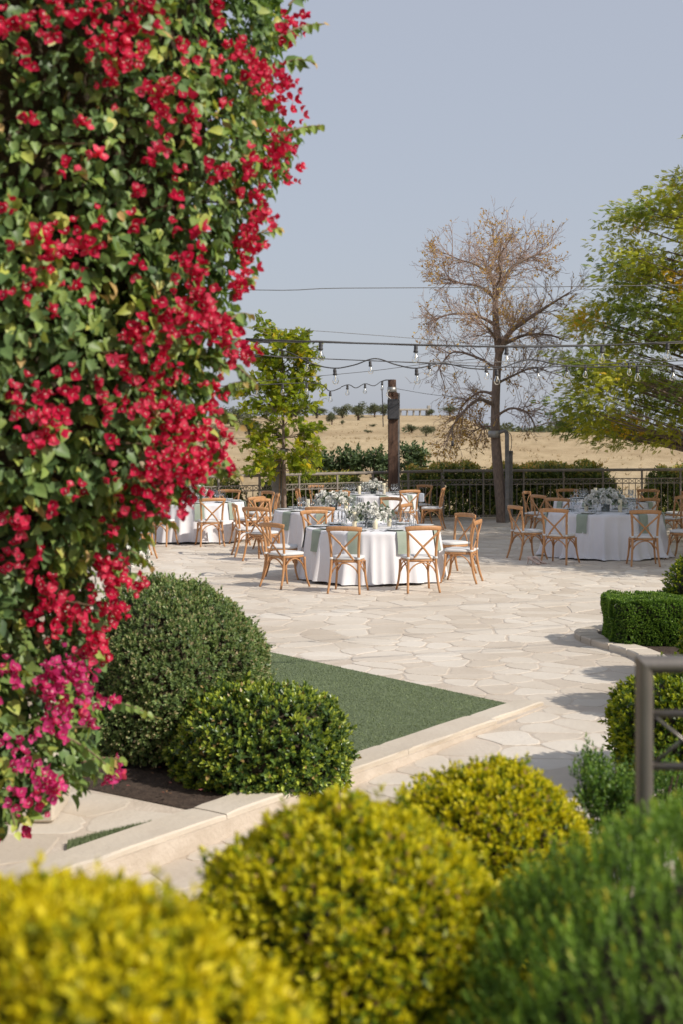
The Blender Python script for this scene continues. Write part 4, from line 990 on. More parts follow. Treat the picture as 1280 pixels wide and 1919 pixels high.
fence_hedge(1226, 1420, 'dark red-tipped hedge behind the fence at the far right', 5200, M['lf_red'], 1.20, .2)
# pale flowering shrub and fig-like shrubs behind the fence
def loose_shrub(name, label, cen, rad, n, mat, size, k=6, ph=0.0):
    root = empty(name, (cen[0], cen[1], -.9)); tag(root, label, 'shrub')
    ns = 16; cs = np.array(cen) + unit(RNG.normal(size=(ns, 3)))*np.array(rad)*(RNG.random((ns, 1))**.5)*.8
    pos = cs[RNG.integers(0, ns, n)] + RNG.normal(0, .30, (n, 3))*np.array(rad)
    d = unit((pos - np.array(cen))/np.array(rad)*.6 + np.array([0, 0, .7]) + RNG.normal(0, .4, (n, 3)))
    Q, R, S, C = shoots(pos, d, .14, k, 1.2, .5, size, .1, .8, .2); leaves(root, LEAF2, Q, R, S, C, mat)
    st = [(np.array([(cen[0], cen[1], -.9), tuple((np.array((cen[0], cen[1], -.9)) + c)/2 + RNG.normal(0, .1, 3)), tuple(c)]), np.array([.04, .025, .01]), 5) for c in cs]
    me = tubes_np(st, 'stem', M['twig']); me.transform(Matrix.Translation((-cen[0], -cen[1], .9))); put('stem', me, root)
M['lf_fig'] = leafy('fig_leaf', [(0, (0.045, 0.075, 0.03)), (0.5, (0.085, 0.13, 0.055)), (1, (0.15, 0.20, 0.09))], .55, .25)
M['lf_pale'] = leafy('pale_dry_leaf', [(0, (0.20, 0.15, 0.10)), (0.5, (0.38, 0.30, 0.22)), (1, (0.50, 0.42, 0.33))], .8, .3)
for (px, py, w, h, lab) in [(612, 868, 40, 26, 'grey-green fig-like shrub behind the hedge nearest the young tree'), (658, 864, 38, 30, 'grey-green fig-like shrub, middle of three behind the fence'), (708, 866, 34, 28, 'grey-green fig-like shrub just left of the rusty pole'), (772, 858, 34, 30, 'green fig-like shrub just right of the rusty pole')]:
    D = 40.5; c = at(px, py, D); loose_shrub('fig_shrub', lab, tuple(c), (w*D/FPX*1.0, .6, h*D/FPX*1.1), 190, M['lf_fig'], .15, 6)
c = fence_pt(415); loose_shrub('dry_shrub', 'pale beige dried shrub pressed against the fence behind the left table', (c.x - .25, c.y + .55, .45), (.34, .3, .55), 420, M['lf_pale'], .05, 6)

# ------------------------------------------------------------------ far trees, scrub, shed
def hit_field(px, py):
    k = (px-640)/FPX; m = (795-py)/FPX
    for D in np.arange(44, 235, .5):
        if field_z(k*D, D) >= EYE + m*D: return Vector((k*D, D, float(field_z(k*D, D))))
    return Vector((k*225, 225, float(field_z(k*225, 225))))
M['lf_ol'] = leafy('olive_leaf', [(0, (0.040, 0.050, 0.026)), (0.5, (0.080, 0.092, 0.048)), (1, (0.15, 0.155, 0.09))], .6, .2, gain=1.4)
OL = []
for v in range(3):
    nc = 16; cs = unit(RNG.normal(size=(nc, 3)))*(RNG.random((nc, 1))**.4)*np.array([.40, .40, .33]) + np.array([0, 0, .50])
    m = 1500; ix = RNG.integers(0, nc, m); q = unit(RNG.normal(size=(m, 3)))*(RNG.random((m, 1))**.4)*np.array([.19, .19, .15]); P = cs[ix] + q
    P[:, 2] = np.maximum(P[:, 2], .06 + .08*RNG.random(m))
    Rm = frames(unit(q + RNG.normal(0, .1, (m, 3))), rnd_dirs(m)); V, F, C = scatter(LEAF2, P, Rm, RNG.uniform(.05, .095, m), np.clip(RNG.normal(.5, .25, m), 0, 1))
    crown = mesh('crown', V, F, M['lf_ol'], c=C)
    st = [(np.array([(0, 0, -.06), (.03, .01, .2), (.0, 0, .45)]), np.array([.055, .042, .03]), 6)] + [(np.array([(0.02, 0, .2), tuple(c*.6 + np.array([0, 0, .2])), tuple(c)]), np.array([.025, .018, .008]), 4) for c in cs[:7]]
    OL.append((crown, tubes_np(st, 'trunk', M['twig'])))
def far_tree(px, py, w, h, v, label, cat='tree', name='olive_tree'):
    b = hit_field(px, py); s = w/FPX*b.y/.92; sz = h/FPX*b.y/.95
    r = empty(name, b); tag(r, label, cat, 'olive trees and bushes on the dry field'); r.scale = (s, s, sz); r.rotation_euler = (0, 0, random.uniform(0, 6))
    put('crown', OL[v][0], r); put('trunk', OL[v][1], r)
    if cat == 'bush': r['group'] = 'bushes on the dry field'
for a in [(434, 800, 66, 44, 0, 'broad olive tree on the field edge seen beside the bougainvillea'),
          (466, 822, 48, 46, 1, 'olive tree with a leaning bare trunk left of the young tree'),
          (500, 786, 50, 30, 2, 'olive tree on the ridge directly behind the young tree'),
          (553, 782, 44, 28, 0, 'olive tree on the ridge just right of the young tree top'),
          (592, 784, 40, 26, 1, 'olive tree on the ridge between young tree and its right neighbours'),
          (621, 796, 24, 26, 2, 'small dark olive tree standing lower than the ridge line'),
          (643, 784, 36, 30, 0, 'round olive tree on the ridge left of the widest one'),
          (673, 788, 44, 36, 1, 'widest of the olive trees on the ridge left of the rusty pole'),
          (703, 782, 32, 28, 2, 'olive tree on the ridge, second left of the rusty pole'),
          (721, 780, 26, 28, 0, 'olive tree on the ridge touching the left side of the rusty pole'),
          (844, 778, 34, 22, 1, 'dark round olive tree on the skyline left of the bare tree'),
          (810, 778, 18, 14, 2, 'tiny tree at the right end of the distant shelter')]: far_tree(*a)
for a in [(402, 838, 36, 48, 0, 'green bush on the field close to the bougainvillea edge'), (772, 812, 34, 18, 1, 'low bush on the field right of the rusty pole'), (800, 818, 30, 22, 2, 'grey-green bush beside the low one, left of the bare tree'),
          (528, 806, 14, 12, 0, 'small bush on the slope below the young tree crown'), (642, 796, 12, 9, 1, 'tiny bush below the round olive tree'), (600, 808, 14, 8, 2, 'tiny grass-level bush right of the young tree'), (700, 800, 14, 6, 0, 'flat dry bush on the slope left of the rusty pole'), (690, 812, 18, 7, 1, 'flat brown bush in the middle of the slope'), (1122, 829, 22, 14, 2, 'dark low bush on the field crest under the leafy tree'), (1192, 832, 22, 9, 0, 'low bush on the field crest at the right')]: far_tree(*a, 'bush', 'field_bush')
# unbroken scrub beyond the crest on the right
Ps = []; Rs = []; Ss = []; Cs = []
for i in range(95):
    px = random.uniform(930, 1420); D = random.uniform(150, 250); k = (px-640)/FPX; z = float(field_z(k*D, D)); topy = random.uniform(796, 818)
    h = max(1.0, EYE - (topy-795)/FPX*D - z); m = 260; q = unit(RNG.normal(size=(m, 3)))*(RNG.random((m, 1))**.4)
    Ps.append(np.array([k*D, D, z + h*.45]) + q*np.array([random.uniform(1.4, 3.2), 1.5, h*.55])); Rs.append(frames(unit(q + .01), rnd_dirs(m))); Ss.append(RNG.uniform(.25, .55, m)); Cs.append(np.clip(RNG.normal(.45, .25, m), 0, 1))
Ps, Rs, Ss, Cs = map(np.concatenate, (Ps, Rs, Ss, Cs)); V, F, C = scatter(LEAF2, Ps, Rs, Ss, Cs)
o = put('scrub', mesh('scrub', V, F, M['lf_ol'], c=C)); tag(o, 'grey-green scrub covering the land beyond the dry field crest', 'scrub', kind='stuff')
# open-sided shelter on the skyline
b = hit_field(776, 779); sh = empty('shelter', (b.x, b.y, b.z - .3)); tag(sh, 'distant flat-roofed open shelter on the skyline right of the rusty pole', 'shelter')
w = 54/FPX*b.y; M['conc'] = plain('pale_concrete', (0.42, 0.39, 0.34), .9)
ht = EYE + (795-766)/FPX*b.y - (b.z - .3)
put('roof', MB().box((-w/2, -1.4, ht - .28), (w/2, 1.4, ht), .03).mesh('roof', M['conc']), sh)
for i in range(5):
    for yy in (-1.15, 1.05): put('pillar', MB().box((-w/2 + .25 + i*(w-.5)/4 - .1, yy, 0), (-w/2 + .25 + i*(w-.5)/4 + .1, yy + .2, ht - .285)).mesh('pillar', M['conc']), sh)
put('end_wall', MB().box((w/2 - .12, -1.3, 0), (w/2 + .3, 1.3, ht + .5), .02).mesh('end_wall', M['conc']), sh)

# ------------------------------------------------------------------ fence along the terrace edge
RAIL_H = 1.17
def cross_mesh(w, h, r):
    mb = MB(); mb.tube([(-w/2, 0, -h/2), (w/2, 0, h/2)], r, 4).tube([(-w/2, .004, h/2), (w/2, .004, -h/2)], r, 4); return mb.mesh('lattice_cross', M['fence'])
XM = cross_mesh(.143, .115, .0065); BARM = MB().box((-.0075, -.0075, .08), (.0075, .0075, .955)).mesh('bar', M['fence'])
POSTM = MB().box((-.02, -.02, -.02), (.02, .02, RAIL_H - .02)).mesh('post', M['fence'])
def fence(A, B, label):
    L = (B-A).length; ang = math.atan2(B.y-A.y, B.x-A.x); root = empty('fence', (A.x, A.y, 0), ang); tag(root, label, 'fence')
    put('top_rail', MB().tube([(0, 0, RAIL_H), (L, 0, RAIL_H)], .036, 10).mesh('top_rail', M['fence'], True), root)
    for z, nm in ((.955, 'rail'), (.835, 'rail'), (.085, 'rail')):
        put(nm, MB().box((0, -.011, z - .011), (L, .011, z + .011)).mesh(nm, M['fence']), root)
    nb = int(L/.98); pw = L/nb
    for i in range(nb+1):
        put('post', POSTM, root, (i*pw if 0 < i < nb else (.022 if i == 0 else L - .022), 0, 0))
    m = 6; bw = pw/m
    for i in range(nb):
        for k in range(m):
            x = i*pw + k*bw
            if k: put('bar', BARM, root, (x, 0, 0))
            o = put('lattice_cross', XM, root, (x + bw/2, 0, .895)); o.scale = (bw/.163, 1, 1)
    return root
fence(FA, FB, 'grey-brown metal fence with lattice band, left run up to the bare tree')
fence(FB, FC, 'grey-brown metal fence with lattice band, right run behind the shaded tables')
for A, B in ((FA, FB), (FB, FC)):
    L = (B-A).length; ang = math.atan2(B.y-A.y, B.x-A.x); r = empty('plinth', (A.x, A.y, 0), ang); tag(r, 'low pale stone plinth under the ' + ('left' if A is FA else 'right') + ' fence run', 'plinth')
    x = 0.0
    while x < L - .1:
        w = min(random.uniform(.7, 1.2), L - x); mb = MB().box((x + .004, -.12, -.02), (x + w - .004, .12, .055 + random.uniform(-.004, .004)), .012)
        put('kerb_stone', mesh('kerb_stone', mb.V, mb.F, M['kerb'], c=random.random()*.5), r); x += w

# foreground railing
RD = 4.0
rl = empty('railing', (at(1208, 1500, RD).x, RD, .45)); tag(rl, 'bronze-grey tubular metal railing with crossed infill in the right foreground', 'railing')
rz = at(1208, 1245, RD).z - .45
prof = [(0, -.8), (0, rz - .06)]
def mitre_pipe(r):
    n = 16; R = []
    for (p, dirx) in (((0, 0, -.75), 0), ((0, 0, rz), 1), ((1.6, 0, rz), 2)):
        ring = []
        for j in range(n):
            a = 2*math.pi*j/n; cx, cy = math.cos(a)*r, math.sin(a)*r
            if dirx == 0: ring.append((p[0] + cx, cy, p[2]))
            elif dirx == 1: ring.append((cx, cy, rz - cx))
            else: ring.append((p[0], cy, rz - cx))
        R.append(ring)
    return R
R = mitre_pipe(.0255)
put('post', MB().rings(R[:2], False).mesh('post', M['rail'], True), rl); put('top_rail', MB().rings(R[1:], False).mesh('top_rail', M['rail'], True), rl)
bead = MB().rings([[(p[0]*k, p[1]*k, rz + (p[2]-rz)*k) for p in R[1]] for k in (1.0, 1.03, 1.0)], False)
zb1, zb2 = at(1208, 1337, RD).z - .45, at(1208, 1436, RD).z - .45
for zz in (zb1, zb2, .08): put('rail', MB().tube([(.022, 0, zz), (1.6, 0, zz)], .0115, 8).mesh('rail', M['rail'], True), rl)
hx = zb1 - zb2
for i in range(8):
    x = .03 + i*(hx*1.12)
    mb = MB(); mb.tube([(x, -.004, zb1 - .008), (x + hx*1.08, -.004, zb2 + .008)], .0055, 6).tube([(x, .005, zb2 + .008), (x + hx*1.08, .005, zb1 - .008)], .0055, 6); put('lattice_cross', mb.mesh('lattice_cross', M['rail'], True), rl)
    if i: put('bar', MB().tube([(x - .004, 0, zb2), (x - .004, 0, .08)], .007, 6).mesh('bar', M['rail'], True), rl)

# ------------------------------------------------------------------ rusty pole with box
pd = 33.0; pb = Vector((at(738, 900, pd).x, pd, 0)); pole = empty('light_pole', pb); tag(pole, 'rusty brown steel pole with a dark grey box near its top', 'pole')
pt = at(738, 712, pd).z; ph_ = at(738, 735, pd).z
put('post', MB().box((-.12, -.09, 0), (.10, .09, ph_), .015).mesh('post', M['rust']), pole)
put('web', MB().box((.102, -.05, 0), (.15, .05, ph_ - .02), .006).mesh('web', M['greypost']), pole)
put('stub', MB().lathe([(.095, ph_ - .1), (.095, pt), (.07, pt + .01)], 14, (-.03, 0, 0)).mesh('stub', M['rust'], True), pole)
put('band', MB().lathe([(.1, ph_ + .0), (.108, ph_ + .0), (.108, ph_ + .12), (.1, ph_ + .12)], 14, (-.03, 0, 0), False).mesh('band', M['band'], True), pole)
bz0, bz1 = at(738, 786, pd).z, at(738, 748, pd).z
bx_ = put('box', MB().box((-.14, -.16, bz0), (.13, -.092, bz1), .012).mesh('box', M['darkbox']), pole)
put('lid', MB().box((-.12, -.168, bz0 + .02), (.11, -.161, bz1 - .02), .003).mesh('lid', M['darkbox']), bx_)
put('cable', MB().tube(spline([(-.06, -.1, bz1), (-.16, -.08, bz1 + .1), (-.1, -.1, ph_ + .05)], 4), .012, 5).mesh('cable', M['rubber_white'], True), pole)

# ------------------------------------------------------------------ string lights
BUL = MB().lathe([(.006, 0), (.012, -.006), (.015, -.02), (.024, -.04), (.029, -.058), (.024, -.076), (.012, -.086), (.002, -.088)], 14).mesh('bulb', M['glass'], True)
SOC = MB().lathe([(.008, .052), (.014, .05), (.016, .03), (.015, .012), (.019, .01), (.019, -.004), (.010, -.006)], 12).mesh('socket', M['cable'], True)
FIL = MB().tube([(0, 0, -.005), (.003, 0, -.03), (-.003, 0, -.045), (0, 0, -.06)], .0035, 5).mesh('filament', M['candle'])
def wire(name, label, pts, r, cat='cable', mat='cable', group=None, k=6):
    if abs(640 + pts[0].x*FPX/pts[0].y - 380) < 2:            # the line goes on past the vine to the left ...
        d = (pts[0] - pts[1]).normalized(); pts = [pts[0] + d*6 + Vector((0, 0, .25))] + pts
    if 640 + pts[-1].x*FPX/pts[-1].y > 1390:                  # ... and on past the frame to the right
        d = (pts[-1] - pts[-2]).normalized(); pts = pts + [pts[-1] + d*6 + Vector((0, 0, .2))]
    root = empty(name, pts[len(pts)//2]); tag(root, label, cat, group); s = spline(pts, k)
    put('cable' if name == 'light_string' else 'wire', MB().tube([p - Vector(root.location) for p in s], r, 6).mesh('cable', M[mat], True), root); return root, s
def bulbs(root, s, pxs, scale=1.0):
    for px in pxs:
        i = min(range(len(s)), key=lambda i: abs(640 + s[i].x*FPX/s[i].y - px)); p = s[i]
        b = put('bulb', BUL, root, p - Vector(root.location) + Vector((0, 0, -.058*scale))); b.scale = (scale,)*3; b.rotation_euler = (random.uniform(-.08, .08), random.uniform(-.08, .08), 0)
        put('socket', SOC, b); put('filament', FIL, b)
P3 = lambda lst: [at(x, y, d) for x, y, d in lst]
r, s = wire('light_string', 'thickest upper string of light bulbs crossing in front of the trees', P3([(380,630,11),(460,635,11),(600,641,11),(780,646,11.2),(950,650,11.4),(1100,648,11.6),(1280,640,11.8),(1420,630,12)]), .0075)
bulbs(r, s, (597, 780, 952, 1120, 1262), 1.0)
wire('span_wire', 'thin wire twisted along the upper bulb string', P3([(380,632,11.05),(600,639,11.05),(780,647.5,11.25),(950,648,11.45),(1280,643,11.85),(1420,634,12)]), .004, 'wire', 'wire')
r, s = wire('light_string', 'looping string of light bulbs below the thick upper string', P3([(520,655,12.6),(545,662,12.6),(585,682,12.6),(627,690,12.6),(665,684,12.6),(704,672,12.6),(745,684,12.7),(782,690,12.7),(830,681,12.8),(880,690,12.8),(932,691,12.9),(990,674,13),(1040,682,13),(1097,688,13.1),(1180,686,13.2),(1280,684,13.4),(1400,676,13.6)]), .006)
bulbs(r, s, (627, 782, 932, 1190, 1255), 1.0)
r, s = wire('light_string', 'straight middle string of light bulbs running just behind the looping one', P3([(380,655,14.5),(470,664,14.5),(575,671,14.6),(695,676,14.7),(806,681,14.9),(912,687,15),(1009,688,15.2),(1063,686,15.3),(1180,680,15.5),(1280,676,15.8),(1400,668,16)]), .0055)
bulbs(r, s, (575, 695, 806, 912, 1009, 1063, 1097, 1180), .95)
wire('span_wire', 'grey support wire above the middle bulb string', P3([(380,652,14.3),(600,672,14.6),(860,680,15),(1000,676,15.3),(1280,672,15.8),(1400,668,16)]), .0035, 'wire', 'wire')
r, s = wire('light_string', 'far string of small bulbs ending at the rusty pole top', P3([(380,722,25),(460,722,25.5),(590,718,26.5),(618,733,27),(652,721,28),(668,727,29),(685,719,30),(702,723,31),(717,714,32),(733,712,32.9)]), .009)
bulbs(r, s, (490, 540, 580, 618, 652, 685, 717), 1.45)
wire('span_wire', 'single thin wire crossing the sky above the bulb strings', P3([(380,541,14),(640,540,14.2),(980,538,14.6),(1280,534,15),(1420,532,15.2)]), .0042, 'wire', 'wire')
wire('span_wire', 'faint far wire sloping down behind the bulb strings to the right', P3([(380,606,30),(620,622,31),(860,641,32),(1000,655,33)]), .006, 'wire', 'wire')
wire('span_wire', 'faint wire rising from the young tree to the upper right', P3([(470,716,22),(580,706,21),(690,696,20),(800,682,18),(900,672,16.5)]), .004, 'wire', 'wire')
wire('span_wire', 'loose cable hanging down beside the rusty pole', P3([(733,712,32.8),(721,713,32.8),(717,722,32.8),(718,760,32.8),(719,800,32.8)]), .012, 'wire', 'cable')
wire('span_wire', 'wire from the rusty pole towards the bare tree', P3([(742,728,33),(800,738,33),(860,745,33.2),(925,750,33.4)]), .006, 'wire', 'wire')
hb = at(849, 826, 30); hg = empty('pendant_bulb', hb); tag(hg, 'single bulb pendant hanging under the bare branches', 'pendant')
put('cord', MB().tube([(0, 0, 0), (0, 0, .32)], .006, 5).mesh('cord', M['cable']), hg); put('socket', MB().lathe([(.012, .0), (.03, -.02), (.03, -.10), (.01, -.12)], 10).mesh('socket', M['cable'], True), hg)

# ------------------------------------------------------------------ cross-back chair
def make_chair():
    root = empty('chair'); w = M['wood']
    for sx in (-1, 1):
        s = spline([(.228*sx, -.285, 0), (.212*sx, -.235, .16), (.20*sx, -.205, .34), (.197*sx, -.198, .47), (.203*sx, -.212, .66), (.222*sx, -.250, .865)], 4)
        put('rear_leg', MB().tube(s, [.0155 + .0035*math.sin(min(1, i/8)*1.57) for i in range(len(s))], 8).mesh('rear_leg', w, True), root)
        s = spline([(.238*sx, .245, 0), (.218*sx, .205, .13), (.203*sx, .185, .30), (.200*sx, .182, .425)], 4)
        put('front_leg', MB().tube(s, [.0145 + .005*i/len(s) for i in range(len(s))], 8).mesh('front_leg', w, True), root)
    s = spline([(-.252, -.248, .872), (-.16, -.278, .884), (0, -.293, .888), (.16, -.278, .884), (.252, -.248, .872)], 5)
    put('top_rail', MB().tube(s, .034, 10, ell=(.42, 1.0)).mesh('top_rail', w, True), root)
    for sx in (-1, 1):
        s = spline([(-.232*sx, -.262, .845), (-.13*sx, -.262 - .008*sx, .745), (-.005*sx, -.243 - .008*sx, .625), (.075*sx, -.222 - .004*sx, .53), (.125*sx, -.200, .455)], 5)
        put('cross_slat', MB().tube(s, .0165, 6, ell=(.45, 1.0), up=(sx, 0, 1)).mesh('cross_slat', w, True), root)
    def arch(a, b, name):
        a, b = Vector(a), Vector(b); n = 10; pts = []
        for i in range(n+1):
            t = i/n; p = a.lerp(b, t); p.z = .245 + .165*math.sin(math.pi*t)**.62; pts.append(p)
        put('brace', MB().tube(pts, .0105, 6).mesh('brace', w, True), root)
    arch((-.205, -.208, 0), (.205, -.208, 0), 'r'); arch((-.205, .178, 0), (.205, .178, 0), 'f')
    arch((-.205, -.20, 0), (-.203, .175, 0), 'l'); arch((.205, -.20, 0), (.203, .175, 0), 'r')
    def seat_ring(k, z, dz=0):
        R = []
        for j in range(28):
            a = 2*math.pi*j/28; ca, sa = math.cos(a), math.sin(a); e = 2/3.4
            x = math.copysign(abs(ca)**e, ca)*(.215 + .018*sa); y = math.copysign(abs(sa)**e, sa)*.212 - .002
            R.append((x*k, y*k, z))
        return R
    put('seat', MB().rings([seat_ring(.97, .418), seat_ring(1.02, .426), seat_ring(1.02, .446), seat_ring(.98, .452)]).mesh('seat', w, True), root)
    cu = put('cushion', MB().rings([seat_ring(.97, .4535), seat_ring(1.03, .462), seat_ring(1.035, .478), seat_ring(1.0, .492), seat_ring(.85, .499), seat_ring(.5, .502), seat_ring(.1, .503)]).mesh('cushion', M['cushion'], True), root)
    for sx in (-1, 1):
        put('tie', MB().lathe([(.020, .46), (.0265, .463), (.028, .475), (.0265, .487), (.020, .49)], 10, (.197*sx, -.2, 0), False).mesh('tie', M['cushion'], True), cu)
    return root
CH0 = make_chair(); ch_first = True
def chair(X, Y, tgt, label, dev=0.0, group='wooden cross-back chairs around the tables'):
    global ch_first
    o = CH0 if ch_first else copy_tree(CH0); ch_first = False
    d = Vector(tgt) - Vector((X, Y)); o.location = (X, Y, 0.001); o.rotation_euler = (0, 0, math.atan2(d.y, d.x) - math.pi/2 + dev + random.uniform(-.07, .07))
    tag(o, label, 'chair', group); return o

# ------------------------------------------------------------------ tables, cloths and settings
TR = 1.0; TH = .765
def cloth_mesh(seed, hem, flare, puddle=0.0):
    rnd = random.Random(seed); n = 220; ph = [rnd.uniform(0, 6.28) for _ in range(5)]
    def fold(a):
        s1 = math.sin(8*a + ph[0] + .9*math.sin(3*a + ph[1])); s2 = math.sin(13*a + ph[2] + 1.1*math.sin(2*a))
        return .75*(1 - 2*abs(s1)**.8) + .55*(1 - 2*abs(s2)**.7) + .2*math.sin(5*a + ph[3])
    R = [[(r*math.cos(2*math.pi*j/n), r*math.sin(2*math.pi*j/n), TH) for j in range(n)] for r in (.05, .5, .9, TR - .012)]
    R.append([((TR + .001)*math.cos(2*math.pi*j/n), (TR + .001)*math.sin(2*math.pi*j/n), TH - .004) for j in range(n)])
    for i in range(1, 19):
        t = i/18; ring = []
        for j in range(n):
            a = 2*math.pi*j/n; f = fold(a); z = TH - .012 - (TH - .012 - hem - .012*math.sin(5*a + ph[4]))*t
            r = TR + .004 + flare*t*(.75 + .25*t) + f*(.012*min(1,t*8) + .062*t**.8) + (puddle*max(0, t-.9)*10*(.6 + .4*f))
            if puddle and t > .93: z = max(z, .006 + .004*(1+f))
            ring.append((r*math.cos(a), r*math.sin(a), z))
        R.append(ring)
    return MB().rings(R, caps=False).add([(0, 0, TH)] + [R[0][j] for j in range(n)], [(0, j+1, (j+1) % n + 1) for j in range(n)]).mesh('tablecloth', M['cloth'], True)
CLOTH = [cloth_mesh(1, .030, .12), cloth_mesh(2, .035, .13), cloth_mesh(3, .022, .15, .05)]
TT = MB().lathe([(TR - .02, TH - .035), (TR - .008, TH - .03), (TR - .008, TH - .012), (TR - .02, TH - .006)], 48).mesh('tabletop', M['wood'], True)
LEG = MB().box((-.03, -.03, 0), (.03, .03, TH - .036), .006).mesh('leg', M['darkbox'])
# wine glasses
WG = MB().lathe([(.034, 0), (.034, .002), (.006, .006), (.004, .012), (.004, .085), (.010, .092), (.028, .110), (.037, .135), (.036, .165), (.031, .195)], 14, caps=False).mesh('wine_glass', M['glass'], True)
TB = MB().lathe([(.031, 0), (.033, .003), (.036, .10)], 14, caps=False).mesh('tumbler', M['glass'], True)
PL = MB().lathe([(.075, 0), (.10, .004), (.150, .016), (.151, .019), (.10, .009), (.02, .007)], 32).mesh('plate', M['plate'], True)
KN = MB().box((-.009, -.11, 0), (.009, .11, .003), .001).mesh('knife', M['steel'])
def napkin_mesh():
    pr = [(.62, .0055), (.85, .006), (.97, .0065), (1.006, .004), (1.024, -.012)]
    for i in range(1, 9): pr.append((1.024 + .040*i/8 + .002, -.012 - .30*i/8))
    V = []; F = []
    for k, (r, z) in enumerate(pr):
        for q, x in enumerate((-.095, -.05, 0, .05, .095)):
            V.append((x + .003*math.sin(k*.9 + q), -(math.sqrt(max(r*r - x*x, 0)) + .004*math.sin(q*2.1 + k*.4)), TH + z))
    m = len(V)
    for k in range(len(pr)-1):
        for q in range(4): i = k*5 + q; F.append((i, i+1, i+6, i+5))
    return mesh('napkin', V, F, M['sage'], True)
NAP = napkin_mesh()
def rose_mesh(seed):
    rnd = random.Random(seed); mb = MB(); g = 2.39996
    for k in range(15):
        t = k/14; a = k*g; tilt = .15 + 1.15*t; r0 = .006 + .022*t; h = .034 - .014*t
        c = Vector((math.cos(a)*r0*.55, math.sin(a)*r0*.55, .012 - .012*t)); out = Vector((math.cos(a), math.sin(a), 0)); upv = (Vector((0, 0, 1))*math.cos(tilt*.75) + out*math.sin(tilt*.75)); sd = Vector((-math.sin(a), math.cos(a), 0)); w = .014 + .012*t
        mb.add([c - sd*w*.5, c + sd*w*.5, c + upv*h*.6 + sd*w - out*.004, c + upv*h + out*.004*t, c + upv*h*.6 - sd*w - out*.004], [(0, 1, 2, 4), (4, 2, 3)])
    return mb.mesh('rose', M['rose'])
ROSE = [rose_mesh(i) for i in range(3)]
M['euca'] = leafy('eucalyptus_leaf', [(0, (0.075, 0.105, 0.075)), (0.5, (0.155, 0.195, 0.15)), (0.85, (0.24, 0.28, 0.21)), (1, (0.17, 0.24, 0.06))], .6, .25)
ROUND = (np.array([(0,0,0),(-.36,.3,.05),(.36,.3,.05),(-.36,.7,.05),(.36,.7,.05),(0,1,0)], float), np.array([(0,2,1),(1,2,4),(1,4,3),(3,4,5)]))
def flowers(loc, scale, label, seed, group='white rose centrepieces', low=True, nr=26):
    rnd = random.Random(seed); root = empty('flower_arrangement', loc); tag(root, label, 'flowers', group)
    put('vase', MB().lathe([(.05*scale, 0), (.062*scale, .004), (.07*scale, .12*scale), (.066*scale, .12*scale), (.058*scale, .01), (.004, .008)], 16).mesh('vase', M['vase'], True), root)
    for k in range(nr):
        f = (k+.5)/nr; zc = 1 - 1.0*f; a = k*2.39996 + rnd.uniform(-.3, .3); rr_ = math.sqrt(max(0, 1-zc*zc)); p = Vector((math.cos(a)*rr_*.25, math.sin(a)*rr_*.17, .13 + zc*.13))*scale*rnd.uniform(.85, 1.1)
        o = put('rose', ROSE[k % 3], root, p); dd = Vector((p.x, p.y, p.z - .10*scale)).normalized(); o.rotation_mode = 'QUATERNION'; o.rotation_quaternion = dd.to_track_quat('Z', 'Y'); e = scale*rnd.uniform(1.4, 2.3); o.scale = (e, e, e)
    n = 240; q = unit(RNG.normal(size=(n, 3))); q[:, 2] = np.abs(q[:, 2]) - .25; pos = q*np.array([.34, .22, .22])*scale*(RNG.random((n, 1))**.35) + np.array([0, 0, .13*scale])
    pos[:, 2] = np.maximum(pos[:, 2], .012)
    Rm = frames(unit(q + RNG.normal(0, .5, (n, 3)) + np.array([0, 0, .2])), rnd_dirs(n) + np.array([0, 0, .8])); V, F, C = scatter(ROUND, pos, Rm, RNG.uniform(.03, .06, n)*scale, np.clip(RNG.normal(.5, .25, n), 0, 1))
    o = put('greenery', mesh('greenery', V, F, M['euca'], c=C), root); o['kind'] = 'stuff'
    return root
